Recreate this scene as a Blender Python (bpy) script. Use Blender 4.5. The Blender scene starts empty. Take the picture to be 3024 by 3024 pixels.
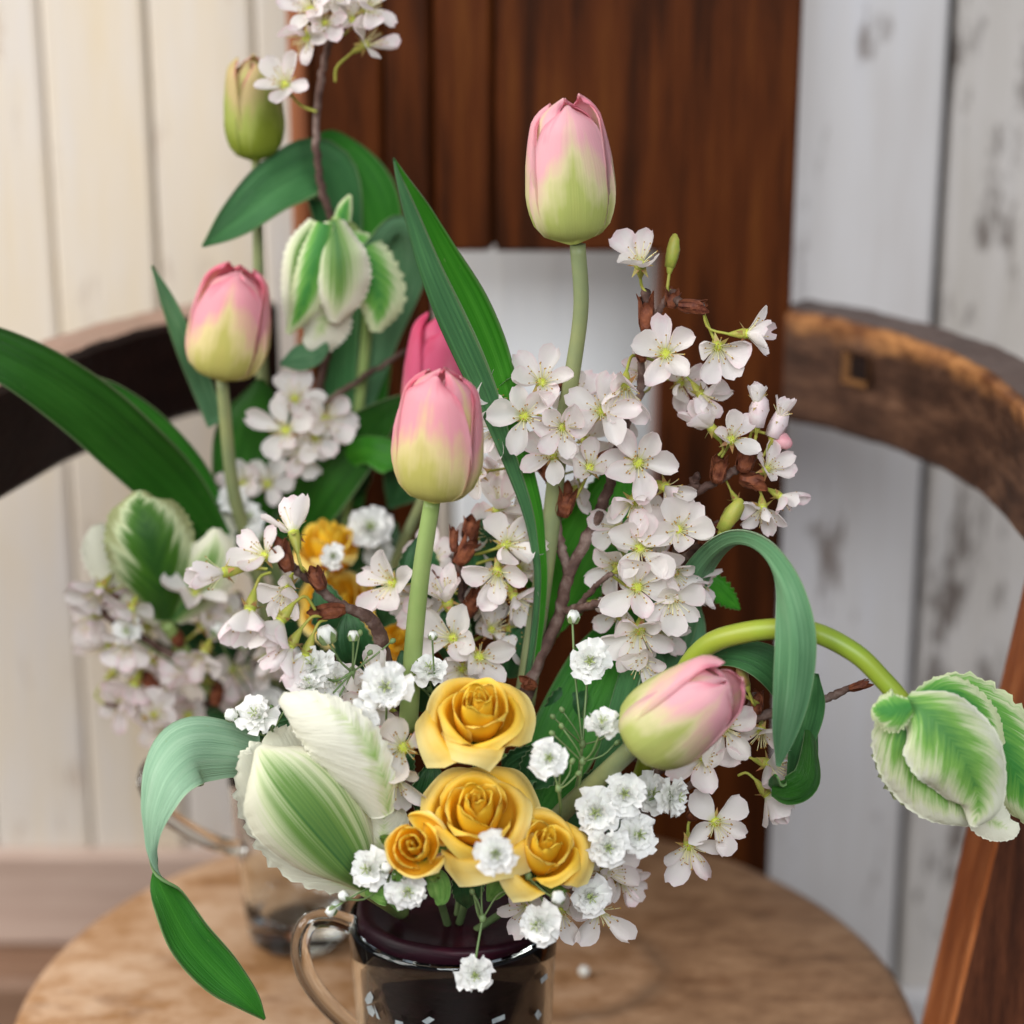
import bpy, math, random
import numpy as np
from mathutils import Vector, Matrix
random.seed(7); rng = np.random.default_rng(7)
sc = bpy.context.scene
C = sc.collection
R = math.radians

# ------------------------------------------------------------------ camera
ZC, PITCH, FPX, W0 = 0.72, R(18), 6550.0, 3024.0
cam = bpy.data.cameras.new('camera'); camo = bpy.data.objects.new('camera', cam); C.objects.link(camo)
camo.location = (0, 0, ZC); camo.rotation_euler = (R(90) - PITCH, 0, 0)
cam.sensor_width = 36; cam.sensor_fit = 'HORIZONTAL'; cam.lens = 36 * FPX / W0
cam.clip_start = 0.02; cam.clip_end = 50
cam.dof.use_dof = True; cam.dof.focus_distance = 0.785; cam.dof.aperture_fstop = 5.2
cam.dof.aperture_blades = 0
sc.camera = camo
# ------------------------------------------------------------------ light (indoor daylight: one big window to the left, soft room light, added front fill)
wd = bpy.data.worlds.new('World'); sc.world = wd; wd.use_nodes = True
wd.node_tree.nodes['Background'].inputs[0].default_value = (0.80, 0.86, 1.0, 1)
wd.node_tree.nodes['Background'].inputs[1].default_value = 0.22
def area(name, loc, target, sx, sy, power, col):
    l = bpy.data.lights.new(name, 'AREA'); l.shape = 'RECTANGLE'; l.size = sx; l.size_y = sy; l.energy = power; l.color = col
    o = bpy.data.objects.new(name, l); C.objects.link(o); o.location = loc
    d = Vector(target) - Vector(loc); o.rotation_euler = d.to_track_quat('-Z', 'Y').to_euler()
    return o
area('window_light', (-1.55, 0.25, 1.35), (0.0, 0.85, 0.38), 1.3, 1.3, 37, (1.0, 0.965, 0.92))
area('front_fill_light', (0.15, -1.3, 1.75), (0.0, 0.9, 0.35), 1.6, 1.0, 50, (0.94, 0.97, 1.0))  # unseen fill lamp added in front to even out the light
sc.view_settings.view_transform = 'Standard'; sc.view_settings.look = 'None'
sc.view_settings.exposure = 0.14; sc.view_settings.gamma = 1.0
cy = sc.cycles
cy.use_denoising = True; cy.max_bounces = 8; cy.diffuse_bounces = 4; cy.glossy_bounces = 4; cy.transmission_bounces = 8; cy.transparent_max_bounces = 8
cy.caustics_reflective = False; cy.caustics_refractive = False; cy.blur_glossy = 1.0; cy.sample_clamp_indirect = 8

# ------------------------------------------------------------------ geometry helpers
cP, sP = math.cos(PITCH), math.sin(PITCH)
UC = np.array([0, sP, cP]); TC = np.array([0, -cP, sP]); XC = np.array([1., 0, 0])
CAM = np.array([0, 0, ZC])
def P(px, py, Y):
    """world point on the photo ray through (px, py) at forward distance Y"""
    x = (px - W0 / 2) / FPX; y = -(py - W0 / 2) / FPX
    f = cP + y * sP; u = -sP + y * cP
    return np.array([x * Y / f, Y, ZC + u * Y / f])
def vdir(a, b, c):
    d = a * XC + b * UC + c * TC
    return d / np.linalg.norm(d)
def nrm(v):
    return v / np.maximum(np.linalg.norm(v, axis=-1, keepdims=True), 1e-12)
def resample(pts, n):
    """Catmull-Rom through control rows, n samples"""
    pts = np.asarray(pts, float); m = len(pts)
    if m == 2:
        t = np.linspace(0, 1, n)[:, None]; return pts[0] * (1 - t) + pts[1] * t
    p = np.vstack([2 * pts[0] - pts[1], pts, 2 * pts[-1] - pts[-2]])
    out = []
    for t in np.linspace(0, m - 1, n):
        i = min(int(t), m - 2); f = t - i
        a, b, c, d = p[i], p[i + 1], p[i + 2], p[i + 3]
        out.append(.5 * (2 * b + (c - a) * f + (2 * a - 5 * b + 4 * c - d) * f * f + (3 * b - a - 3 * c + d) * f ** 3))
    return np.array(out)
def interp(x, tab):
    xs, ys = zip(*tab); return np.interp(x, xs, ys)
def link(name, me, parent=None, loc=None):
    o = bpy.data.objects.new(name, me); C.objects.link(o)
    if parent is not None: o.parent = parent
    if loc is not None: o.location = loc
    return o
class MB:
    """collects verts / faces / uv / material indices; built as ONE mesh"""
    def __init__(s): s.v = []; s.f = []; s.uv = []; s.m = []; s.n = 0
    def add(s, verts, faces, uvs=None, mat=0):
        verts = np.asarray(verts, float); s.v.append(verts)
        if uvs is None: uvs = np.zeros((len(verts), 2))
        s.uv.append(np.asarray(uvs, float))
        s.f += [tuple(int(i) + s.n for i in f) for f in faces]; s.m += [mat] * len(faces); s.n += len(verts)
    def mesh(s, name, mats, off=None, smooth=True):
        V = np.vstack(s.v); UV = np.vstack(s.uv)
        if off is not None: V = V - np.asarray(off)
        me = bpy.data.meshes.new(name); me.from_pydata(V.tolist(), [], s.f)
        for m in mats: me.materials.append(m)
        me.polygons.foreach_set('material_index', s.m)
        me.polygons.foreach_set('use_smooth', [smooth] * len(s.f))
        ul = me.uv_layers.new(name='UVMap'); idx = np.zeros(len(me.loops), int); me.loops.foreach_get('vertex_index', idx)
        ul.data.foreach_set('uv', UV[idx].ravel())
        me.update(); return me
    def build(s, name, mats, parent=None, smooth=True, keep=False):
        off = None if parent is None or keep else np.array(parent.location)
        return link(name, s.mesh(name, mats, off, smooth), parent)
    # shapes
    def grid(s, V, UV, thick=0.0, mats=(0, 0), flip=False):
        a, b = V.shape[:2]
        def quads(o, rev):
            q = []
            for i in range(a - 1):
                for j in range(b - 1):
                    k = o + i * b + j; f = (k, k + 1, k + b + 1, k + b)
                    q.append(f[::-1] if rev else f)
            return q
        s_uv = UV.reshape(-1, 2)
        if not thick:
            s.add(V.reshape(-1, 3), quads(0, flip), s_uv, mats[0]); return
        du = np.gradient(V, axis=1); dv = np.gradient(V, axis=0)
        N = nrm(np.cross(du, dv)); N = -N if flip else N
        top = V + N * thick / 2; bot = V - N * thick / 2
        n = a * b
        s.add(np.vstack([top.reshape(-1, 3)]), quads(0, flip), s_uv, mats[0])
        s.add(np.vstack([bot.reshape(-1, 3)]), quads(0, not flip), s_uv, mats[1])
        base = s.n - 2 * n
        rim = [i * b for i in range(a)] + [(a - 1) * b + j for j in range(1, b)] + [i * b + b - 1 for i in range(a - 2, -1, -1)] + [j for j in range(b - 2, 0, -1)]
        fs = []
        for k in range(len(rim)):
            p, q = rim[k], rim[(k + 1) % len(rim)]
            fs.append((base + p, base + q, base + n + q, base + n + p) if flip else (base + p, base + n + p, base + n + q, base + q))
        s.f += fs; s.m += [mats[1]] * len(fs)
    def tube(s, pts, rad, k=8, mat=0, cap=True):
        pts = np.asarray(pts, float); n = len(pts)
        rad = np.full(n, rad) if np.isscalar(rad) else np.asarray(rad, float)
        t = nrm(np.gradient(pts, axis=0)); ref = np.array([.31, .2, .93]) if abs(t[0] @ np.array([.31, .2, .93])) < .9 else np.array([1., 0, 0])
        x = nrm(np.cross(t[0], ref)); rows = []
        for i in range(n):
            x = nrm(x - t[i] * (x @ t[i])); y = np.cross(t[i], x)
            an = np.arange(k) * 2 * math.pi / k
            rows.append(pts[i] + rad[i] * (np.cos(an)[:, None] * x + np.sin(an)[:, None] * y))
        V = np.vstack(rows); fs = []
        for i in range(n - 1):
            for j in range(k):
                fs.append((i * k + j, i * k + (j + 1) % k, (i + 1) * k + (j + 1) % k, (i + 1) * k + j))
        L = np.concatenate([[0], np.cumsum(np.linalg.norm(np.diff(pts, axis=0), axis=1))])
        uv = np.array([[j / k, L[i]] for i in range(n) for j in range(k)])
        if cap: fs += [tuple(range(k))[::-1], tuple((n - 1) * k + j for j in range(k))]
        s.add(V, fs, uv, mat)
    def lathe(s, prof, frame, k=12, mat=0, wob=None, closed=False):
        """prof rows (r, z) in a frame 4x4 numpy"""
        prof = np.asarray(prof, float); n = len(prof); an = np.arange(k) * 2 * math.pi / k
        V = []
        for i, (r, z) in enumerate(prof):
            for j, a in enumerate(an):
                rr = r * (1 + (wob(a, i / (n - 1)) if wob else 0))
                V.append((rr * math.cos(a), rr * math.sin(a), z))
        V = np.array(V) @ frame[:3, :3].T + frame[:3, 3]
        fs = []
        for i in range(n - 1):
            for j in range(k):
                fs.append((i * k + j, i * k + (j + 1) % k, (i + 1) * k + (j + 1) % k, (i + 1) * k + j))
        if closed:
            for j in range(k): fs.append(((n - 1) * k + j, (n - 1) * k + (j + 1) % k, (j + 1) % k, j))
        uv = np.array([[j / k, i / (n - 1)] for i in range(n) for j in range(k)])
        s.add(V, fs, uv, mat)
    def box(s, lo, hi, bev=0.0, mat=0):
        x0, y0, z0 = lo; x1, y1, z1 = hi; b = bev
        if not b:
            V = [(x, y, z) for z in (z0, z1) for y in (y0, y1) for x in (x0, x1)]
            s.add(V, [(0, 2, 3, 1), (4, 5, 7, 6), (0, 1, 5, 4), (1, 3, 7, 5), (3, 2, 6, 7), (2, 0, 4, 6)], None, mat); return
        prof = [(x0 + b, y0), (x1 - b, y0), (x1, y0 + b), (x1, y1 - b), (x1 - b, y1), (x0 + b, y1), (x0, y1 - b), (x0, y0 + b)]
        V = []
        for z, i in ((z0, b), (z0 + b, 0), (z1 - b, 0), (z1, b)):
            cx, cyy = (x0 + x1) / 2, (y0 + y1) / 2
            for x, y in prof:
                V.append((x - math.copysign(min(i, abs(x - cx)), x - cx), y - math.copysign(min(i, abs(y - cyy)), y - cyy), z))
        fs = [tuple(range(8))[::-1], tuple(24 + j for j in range(8))]
        for i in range(3):
            for j in range(8): fs.append((i * 8 + j, i * 8 + (j + 1) % 8, (i + 1) * 8 + (j + 1) % 8, (i + 1) * 8 + j))
        s.add(V, fs, None, mat)
def frame(origin, z, spin=0.0):
    z = nrm(np.asarray(z, float)); ref = XC if abs(z[0]) < .9 else np.array([0, 0, 1.])
    y = nrm(np.cross(z, ref)); x = np.cross(y, z)
    c, s_ = math.cos(spin), math.sin(spin)
    M = np.eye(4); M[:3, 0] = x * c + y * s_; M[:3, 1] = -x * s_ + y * c; M[:3, 2] = z; M[:3, 3] = origin
    return M
def thing(name, label, cat, loc=(0, 0, 0), group=None):
    o = bpy.data.objects.new(name, None); C.objects.link(o); o.location = [float(q) for q in loc]; o.empty_display_size = .01
    o['label'] = label; o['category'] = cat
    if group: o['group'] = group
    return o

# ------------------------------------------------------------------ material helpers
def lin(h):
    h = h.lstrip('#'); c = [int(h[i:i + 2], 16) / 255 for i in (0, 2, 4)]
    return tuple(x / 12.92 if x <= .04045 else ((x + .055) / 1.055) ** 2.4 for x in c) + (1,)
class Mat:
    def __init__(s, name):
        s.m = bpy.data.materials.new(name); s.m.use_nodes = True; s.t = s.m.node_tree; s.t.nodes.clear()
        s.out = s.n('ShaderNodeOutputMaterial')
    def n(s, typ, **kw):
        x = s.t.nodes.new(typ)
        for k, v in kw.items():
            if k.startswith('i_'): x.inputs[int(k[2:])].default_value = v
            else: setattr(x, k, v)
        return x
    def l(s, a, b): s.t.links.new(a, b)
    def math(s, op, a, b=None, clamp=False):
        x = s.n('ShaderNodeMath', operation=op, use_clamp=clamp)
        for i, q in enumerate((a, b)):
            if q is None: continue
            if isinstance(q, (int, float)): x.inputs[i].default_value = q
            else: s.l(q, x.inputs[i])
        return x.outputs[0]
    def uv(s):
        t = s.n('ShaderNodeUVMap', uv_map='UVMap'); x = s.n('ShaderNodeSeparateXYZ'); s.l(t.outputs[0], x.inputs[0]); return t.outputs[0], x.outputs[0], x.outputs[1]
    def noise(s, vec, scale=(1, 1, 1), sc_=5, det=4, rough=.55, loc=None):
        m = s.n('ShaderNodeMapping'); m.inputs['Scale'].default_value = scale
        s.l(vec, m.inputs[0])
        if loc is not None: s.l(loc, m.inputs['Location'])
        x = s.n('ShaderNodeTexNoise'); x.inputs['Scale'].default_value = sc_; x.inputs['Detail'].default_value = det; x.inputs['Roughness'].default_value = rough
        s.l(m.outputs[0], x.inputs['Vector']); return x.outputs[0]
    def ramp(s, fac, stops, interp='LINEAR'):
        r = s.n('ShaderNodeValToRGB'); r.color_ramp.interpolation = interp; e = r.color_ramp.elements
        while len(e) < len(stops): e.new(.5)
        for q, (p, c) in zip(e, stops): q.position = p; q.color = lin(c) if isinstance(c, str) else (c if len(c) == 4 else tuple(c) + (1,))
        s.l(fac, r.inputs[0]); return r.outputs[0]
    def mix(s, fac, a, b, mode='MIX'):
        x = s.n('ShaderNodeMix', data_type='RGBA', blend_type=mode)
        for i, q in ((0, fac), (6, a), (7, b)):
            if isinstance(q, (int, float)): x.inputs[i].default_value = q
            elif isinstance(q, (str, tuple)): x.inputs[i].default_value = lin(q) if isinstance(q, str) else q
            else: s.l(q, x.inputs[i])
        return x.outputs[2]
    def bsdf(s, col, rough=.5, spec=.5, bump=None, bstr=.3, bdist=.001, transl=0.0, tcol=None, **kw):
        p = s.n('ShaderNodeBsdfPrincipled')
        if isinstance(col, (str, tuple)): p.inputs['Base Color'].default_value = lin(col) if isinstance(col, str) else col
        else: s.l(col, p.inputs['Base Color'])
        if isinstance(rough, (int, float)): p.inputs['Roughness'].default_value = rough
        else: s.l(rough, p.inputs['Roughness'])
        p.inputs['Specular IOR Level'].default_value = spec
        for k, v in kw.items(): p.inputs[k.replace('_', ' ')].default_value = v
        if bump is not None:
            b = s.n('ShaderNodeBump'); b.inputs['Strength'].default_value = bstr; b.inputs['Distance'].default_value = bdist
            s.l(bump, b.inputs['Height']); s.l(b.outputs[0], p.inputs['Normal'])
        sh = p.outputs[0]
        if transl:
            tr = s.n('ShaderNodeBsdfTranslucent'); tc = col if tcol is None else tcol
            if isinstance(tc, (str, tuple)): tr.inputs[0].default_value = lin(tc) if isinstance(tc, str) else tc
            else: s.l(tc, tr.inputs[0])
            mx = s.n('ShaderNodeMixShader'); mx.inputs[0].default_value = transl
            s.l(sh, mx.inputs[1]); s.l(tr.outputs[0], mx.inputs[2]); sh = mx.outputs[0]
        s.l(sh, s.out.inputs[0]); return s.m
    def obj(s): return s.n('ShaderNodeTexCoord').outputs['Object']
    def rand(s): return s.n('ShaderNodeObjectInfo').outputs['Random']

# ---- plants
def mat_tulip(name, lo, mid, hi, tip, shift=0.0, vein='#b9bf62'):
    m = Mat(name); uvv, u, v = m.uv()
    # u is 0..1 across (0.5 = midrib); the green-yellow flame climbs along the midrib
    mid_d = m.math('MULTIPLY', m.math('ABSOLUTE', m.math('SUBTRACT', u, .5)), 2.0)
    streak = m.noise(uvv, (28, 1.1, 1), 1.0, 3, .6, m.rand())
    n2 = m.noise(uvv, (3, 2.2, 1), 1.6, 2, .5, m.rand())
    flame = m.math('MULTIPLY', m.math('SUBTRACT', 1.0, m.math('POWER', mid_d, .7)), .50)
    f = m.math('SUBTRACT', m.math('ADD', v, m.math('MULTIPLY', m.math('SUBTRACT', n2, .5), .62)), flame)
    f = m.math('ADD', f, m.math('MULTIPLY', m.math('SUBTRACT', streak, .5), .22))
    f = m.math('ADD', f, shift)
    col = m.ramp(f, [(0.0, lo), (.24, mid), (.54, hi), (.74, hi), (.96, tip)])
    col = m.mix(m.math('MULTIPLY', m.ramp(streak, [(.56, '#000000'), (.74, '#ffffff')]), .16), col, vein)
    b = m.math('ADD', m.noise(uvv, (60, 1.5, 1), 1, 2), m.math('MULTIPLY', streak, .5))
    return m.bsdf(col, .50, .35, b, .32, .0007, transl=.45)
T_pink = mat_tulip('tulip_petal_pink', '#ced67e', '#efe7b8', '#f9c6cd', '#f59caf', .02)
T_rose = mat_tulip('tulip_petal_rose', '#dcd67c', '#f4e6ae', '#f9b8c2', '#f58aa0', .05)
T_green = mat_tulip('tulip_petal_greenish', '#9fae3c', '#c2cc6a', '#dcc890', '#ea8a96', -.04, '#98a83e')
T_deep = mat_tulip('tulip_petal_deep_pink', '#e2a08a', '#ea8fa4', '#e66a90', '#de4f78', .12, '#e8c8a0')
def mat_parrot(name, white='#efeed9', green='#5f9a3c', dark='#3c7a3d', amt=.62, vshift=0.0, slope=.42, soft=.0, lg=0.0, ush=0.0):
    m = Mat(name); uvv, u, v = m.uv()
    d = m.math('MULTIPLY', m.math('ABSOLUTE', m.math('SUBTRACT', u, .5 + ush)), 2.0)
    cx = m.n('ShaderNodeCombineXYZ'); m.l(m.math('SUBTRACT', m.math('MULTIPLY', v, 1 - lg), m.math('MULTIPLY', d, slope + lg)), cx.inputs[0]); m.l(u, cx.inputs[1])
    st = m.noise(cx.outputs[0], (17, 2.2, 1), 1.0, 4, .65, m.rand()); st2 = m.noise(cx.outputs[0], (60, 2.5, 1), 1.0, 3, .6)
    f = m.math('SUBTRACT', amt, d)
    f = m.math('ADD', f, m.math('MULTIPLY', m.math('SUBTRACT', st, .5), 1.15))
    f = m.math('ADD', f, m.math('MULTIPLY', m.math('SUBTRACT', st2, .5), .55))
    f = m.math('SUBTRACT', f, m.math('MULTIPLY', m.math('POWER', m.math('ADD', v, vshift), 2.5), .85))
    col = m.ramp(f, [(0.0 - soft * .0, white), (.22, '#dbe4b6'), (.50 + soft, green), (.92, dark)])
    b = m.math('ADD', st2, m.math('MULTIPLY', st, 1.5))
    return m.bsdf(col, .5, .3, b, .35, .0012, transl=.28)
PARROT = mat_parrot('parrot_petal', '#f1efd8', '#7ca352', '#487a42', amt=.86, slope=.03, soft=.06, lg=.90); PARROT_W = mat_parrot('parrot_petal_white', '#f1f0dc', '#8fba58', '#5f9a44', amt=.38, slope=.25, soft=.1)
PARROT_S = mat_parrot('parrot_petal_side_flame', '#f4f2e0', '#8fc04e', '#5e9a3c', amt=.40, slope=.22, soft=.08, ush=.30)
PARROT_M = mat_parrot('parrot_petal_mid_green', '#ecedd6', '#86b858', '#558f46', 1.0, 0.0, .34, .08)
PARROT_G = mat_parrot('parrot_petal_green', '#d5dfae', '#79b650', '#46903f', 1.15)
def mat_rose(name, base, edge, deep):
    m = Mat(name); uvv, u, v = m.uv()
    n = m.noise(uvv, (2.4, 3, 1), 2, 3, .5, m.rand()); st = m.noise(uvv, (40, 2, 1), 1, 3)
    d = m.math('MULTIPLY', m.math('ABSOLUTE', m.math('SUBTRACT', u, .5)), 2.0)
    e = m.math('MAXIMUM', m.math('POWER', v, 3.0), m.math('MULTIPLY', m.math('POWER', d, 4.0), .8))
    f = m.math('ADD', e, m.math('MULTIPLY', m.math('SUBTRACT', n, .5), .5))
    col = m.ramp(f, [(0.0, deep), (.35, base), (1.0, edge)])
    return m.bsdf(col, .5, .28, st, .12, .0005, transl=.46)
ROSE_IN = mat_rose('rose_petal_heart', '#ffdb34', '#ffe660', '#ffcc20')
ROSE_MID = mat_rose('rose_petal_mid', '#ffd938', '#ffe776', '#ffcd26')
ROSE_OUT = mat_rose('rose_petal_outer', '#fdda4e', '#f9eba4', '#fdcb32')
def mat_blossom():
    m = Mat('cherry_petal'); uvv, u, v = m.uv()
    d = m.math('MULTIPLY', m.math('ABSOLUTE', m.math('SUBTRACT', u, .5)), 2.0)
    n = m.noise(uvv, (3, 3, 1), 1.7, 3, .5, m.rand()); st = m.noise(uvv, (22, 1.2, 1), 1, 3)
    f = m.math('ADD', m.math('MULTIPLY', m.math('MAXIMUM', m.math('POWER', v, 3.0), m.math('POWER', d, 3.0)), .55), m.math('MULTIPLY', m.math('SUBTRACT', n, .5), .8))
    f = m.math('ADD', f, m.math('MULTIPLY', m.math('SUBTRACT', m.rand(), .5), .5))
    col = m.ramp(f, [(0.0, '#f8f4f0'), (.36, '#f8f1f0'), (.75, '#f5e0e4'), (1.0, '#eec4ce')])
    col = m.mix(m.ramp(v, [(.02, '#ffffff'), (.20, '#000000')]), col, '#dfe3b0')
    return m.bsdf(col, .55, .25, st, .25, .0005, transl=.46)
BLOSSOM = mat_blossom()
def plain(name, c, rough=.5, var=None, transl=0, nsc=80, spec=.4, bstr=.0, bd=.0005):
    m = Mat(name)
    if var:
        n = m.noise(m.obj(), (1, 1, 1), nsc, 3, .6, m.rand()); col = m.ramp(n, [(.3, c), (.7, var)])
        return m.bsdf(col, rough, spec, n if bstr else None, bstr, bd, transl=transl)
    return m.bsdf(c, rough, spec, transl=transl)
FILAMENT = plain('stamen_filament', '#e9e3b0', .5); ANTHER = plain('stamen_anther', '#c49a3c', .6, '#8d5a2c', 0, 900)
PISTIL = plain('flower_heart', '#b9c244', .5)
CALYX = plain('calyx_green', '#9aa843', .5, '#b3a84e', .1, 300); CALYX_R = plain('calyx_red', '#a8604a', .5, '#9aa04a', 0, 300)
STEM = plain('tulip_stem', '#7d9a52', .45, '#93a665', 0, 45); STEM_D = plain('tulip_stem_dull', '#75805a', .5, '#8a8f5e', 0, 45)
STEM_O = plain('tulip_stem_olive', '#7f9a2e', .4, '#9aa236', 0, 30); THIN = plain('thin_stalk', '#5f7a4a', .5, '#7f9460', 0, 60)
def mat_leaf(name, a, b, c, rough=.5, transl=.18, freq=26, spec=.3):
    m = Mat(name); uvv, u, v = m.uv()
    st = m.noise(uvv, (freq, 1.2, 1), 1.0, 4, .6, m.rand()); n = m.noise(uvv, (2, 3, 1), 1.5, 3, .5, m.rand())
    f = m.math('ADD', m.math('MULTIPLY', st, .55), m.math('MULTIPLY', n, .45))
    col = m.ramp(f, [(.3, a), (.5, b), (.7, c)])
    d = m.math('MULTIPLY', m.math('ABSOLUTE', m.math('SUBTRACT', u, .5)), 2.0)
    col = m.mix(m.math('MULTIPLY', m.ramp(d, [(.93, '#000000'), (1.0, '#ffffff')]), .35), col, '#b9c79a')
    fine = m.noise(uvv, (freq * 3.2, 1.0, 1), 1.0, 2, .5); spots = m.noise(uvv, (14, 50, 1), 1.0, 2, .5)
    col = m.mix(m.math('MULTIPLY', m.ramp(spots, [(.70, '#000000'), (.76, '#ffffff')]), .3), col, '#8fa06a')
    return m.bsdf(col, m.math('ADD', rough, m.math('MULTIPLY', m.math('SUBTRACT', f, .5), .5)), spec, m.math('ADD', st, m.math('MULTIPLY', fine, .9)), .7, .0009, transl=transl)
LEAF = mat_leaf('tulip_leaf_inner', '#276a1f', '#357c24', '#46912c', .42, .22); LEAF_B = mat_leaf('tulip_leaf_outer', '#4c7d55', '#639467', '#7fab80', .5, .15)
LEAF_P = mat_leaf('tulip_leaf_pale', '#86b08d', '#9cc3a0', '#b2d2b2', .5, .15); LEAF_D = mat_leaf('tulip_leaf_dark', '#1b4712', '#265a16', '#336c1e', .4, .12)
LEAF_M = mat_leaf('tulip_leaf_mid', '#335f3c', '#447548', '#619a5c', .45, .15); LEAF_L2 = mat_leaf('tulip_leaf_bright', '#2f7a1c', '#3f8f22', '#54a530', .42, .3); LEAF_L = mat_leaf('tulip_leaf_light', '#4f9a2c', '#63b03a', '#74bd48', .42, .25)
LEAF_G = mat_leaf('tulip_leaf_grey_green', '#2f5c33', '#3d703f', '#50854e', .45, .12)
CHLEAF = mat_leaf('cherry_leaf', '#2f7a18', '#3f8f20', '#56a52c', .45, .25, 5); SEPAL = mat_leaf('rose_sepal', '#4f7d35', '#6d9a48', '#8aae5c', .5, .1, 8)
ROSELEAF = mat_leaf('rose_leaf', '#1f4420', '#2b5630', '#3d6c3c', .45, .1, 6)
def mat_bark():
    m = Mat('cherry_bark'); o = m.obj(); n = m.noise(o, (1, 1, 1), 160, 5, .65); n2 = m.noise(o, (1, 1, 1), 45, 3)
    col = m.ramp(m.math('ADD', m.math('MULTIPLY', n, .6), m.math('MULTIPLY', n2, .4)), [(.34, '#38241f'), (.5, '#5e473f'), (.62, '#86736a')])
    return m.bsdf(col, .7, .25, n, .6, .0012)
BARK = mat_bark(); SCALE = plain('bud_scale', '#4a2016', .6, '#8a5034', 0, 260, .25, .6, .001)
def mat_gyp():
    m = Mat('babys_breath_petal'); uvv, u, v = m.uv()
    col = m.ramp(v, [(0.0, '#d8e0bc'), (.3, '#f4f6ee'), (1.0, '#faf9f7')]); return m.bsdf(col, .6, .2, transl=.34)
GYP = mat_gyp(); GYPG = plain('babys_breath_heart', '#8fa35a', .5, '#c0c98c', 0, 500); GYPC = plain('babys_breath_calyx', '#5b6b42', .5, '#8aa066', 0, 300)
PALEBUD = plain('pale_pink_bud', '#f1d6da', .5, '#f5ebea', .25, 250); PINKBUD = plain('pink_bud', '#e8a0a8', .5, '#efc4c6', .2, 200)
# ---- hard things
def mat_wood(name, stops, sx=(9, 9, .6), scale=9, rough=.45, spec=.35, bstr=.3, extra=None):
    m = Mat(name); o = m.obj(); r = m.rand()
    g = m.noise(o, sx, scale, 6, .62, r); g2 = m.noise(o, tuple(q * 5 for q in sx), scale, 4, .6, r); b = m.noise(o, (1, 1, 1), 7, 3, .5, r)
    f = m.math('ADD', m.math('ADD', m.math('MULTIPLY', g, .55), m.math('MULTIPLY', g2, .2)), m.math('MULTIPLY', b, .25))
    col = m.ramp(f, stops)
    if extra: col = extra(m, col, o, f)
    return m.bsdf(col, rough, spec, m.math('ADD', g2, g), bstr, .001)
PANEL = mat_wood('panel_wood', [(.32, '#170a03'), (.46, '#331707'), (.55, '#4c240c'), (.68, '#5f3413')], spec=.10)
PANEL_L = mat_wood('panel_wood_edge', [(.32, '#5a3018'), (.5, '#8a5030'), (.68, '#a36a44')])
def worn(m, col, o, f):
    uvv, u, v = m.uv()
    e = m.math('SUBTRACT', 1.0, m.math('MULTIPLY', m.math('ABSOLUTE', m.math('SUBTRACT', u, .5)), 7.0), True)
    n = m.noise(o, (1, 1, 1.4), 42, 5, .7)
    k = m.math('MULTIPLY', m.ramp(m.math('ADD', m.math('MULTIPLY', e, .42), m.math('MULTIPLY', n, .62)), [(.50, '#000000'), (.78, '#ffffff')]), .9)
    return m.mix(k, col, m.ramp(n, [(.35, '#8a5028'), (.6, '#c58a54')]))
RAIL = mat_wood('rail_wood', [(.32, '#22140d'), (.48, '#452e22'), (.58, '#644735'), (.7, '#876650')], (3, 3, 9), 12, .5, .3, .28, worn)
RAIL_D = mat_wood('rail_wood_shaded', [(.32, '#0d0605'), (.5, '#190c09'), (.62, '#24130e'), (.7, '#352018')], (3, 3, 9), 12, .45, .3, .4)  # shade on the left rail's inner face put into the wood colour
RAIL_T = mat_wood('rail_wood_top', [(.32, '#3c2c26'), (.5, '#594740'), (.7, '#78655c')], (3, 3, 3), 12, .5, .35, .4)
POST = mat_wood('post_wood_lit', [(.3, '#6a3216'), (.48, '#9a552c'), (.58, '#b56d3e'), (.7, '#c98556')], (10, 10, .8), 9, .5, .3, .5)  # side light on the post's left face put into a brighter wood
POST_D = mat_wood('post_wood_shaded', [(.3, '#26120a'), (.48, '#3f2012'), (.58, '#5a311d'), (.7, '#7c4a30')], (10, 10, 1.2), 14, .55, .3, .6)  # front face: stain, plus shade put into the colour; legs share it
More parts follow.
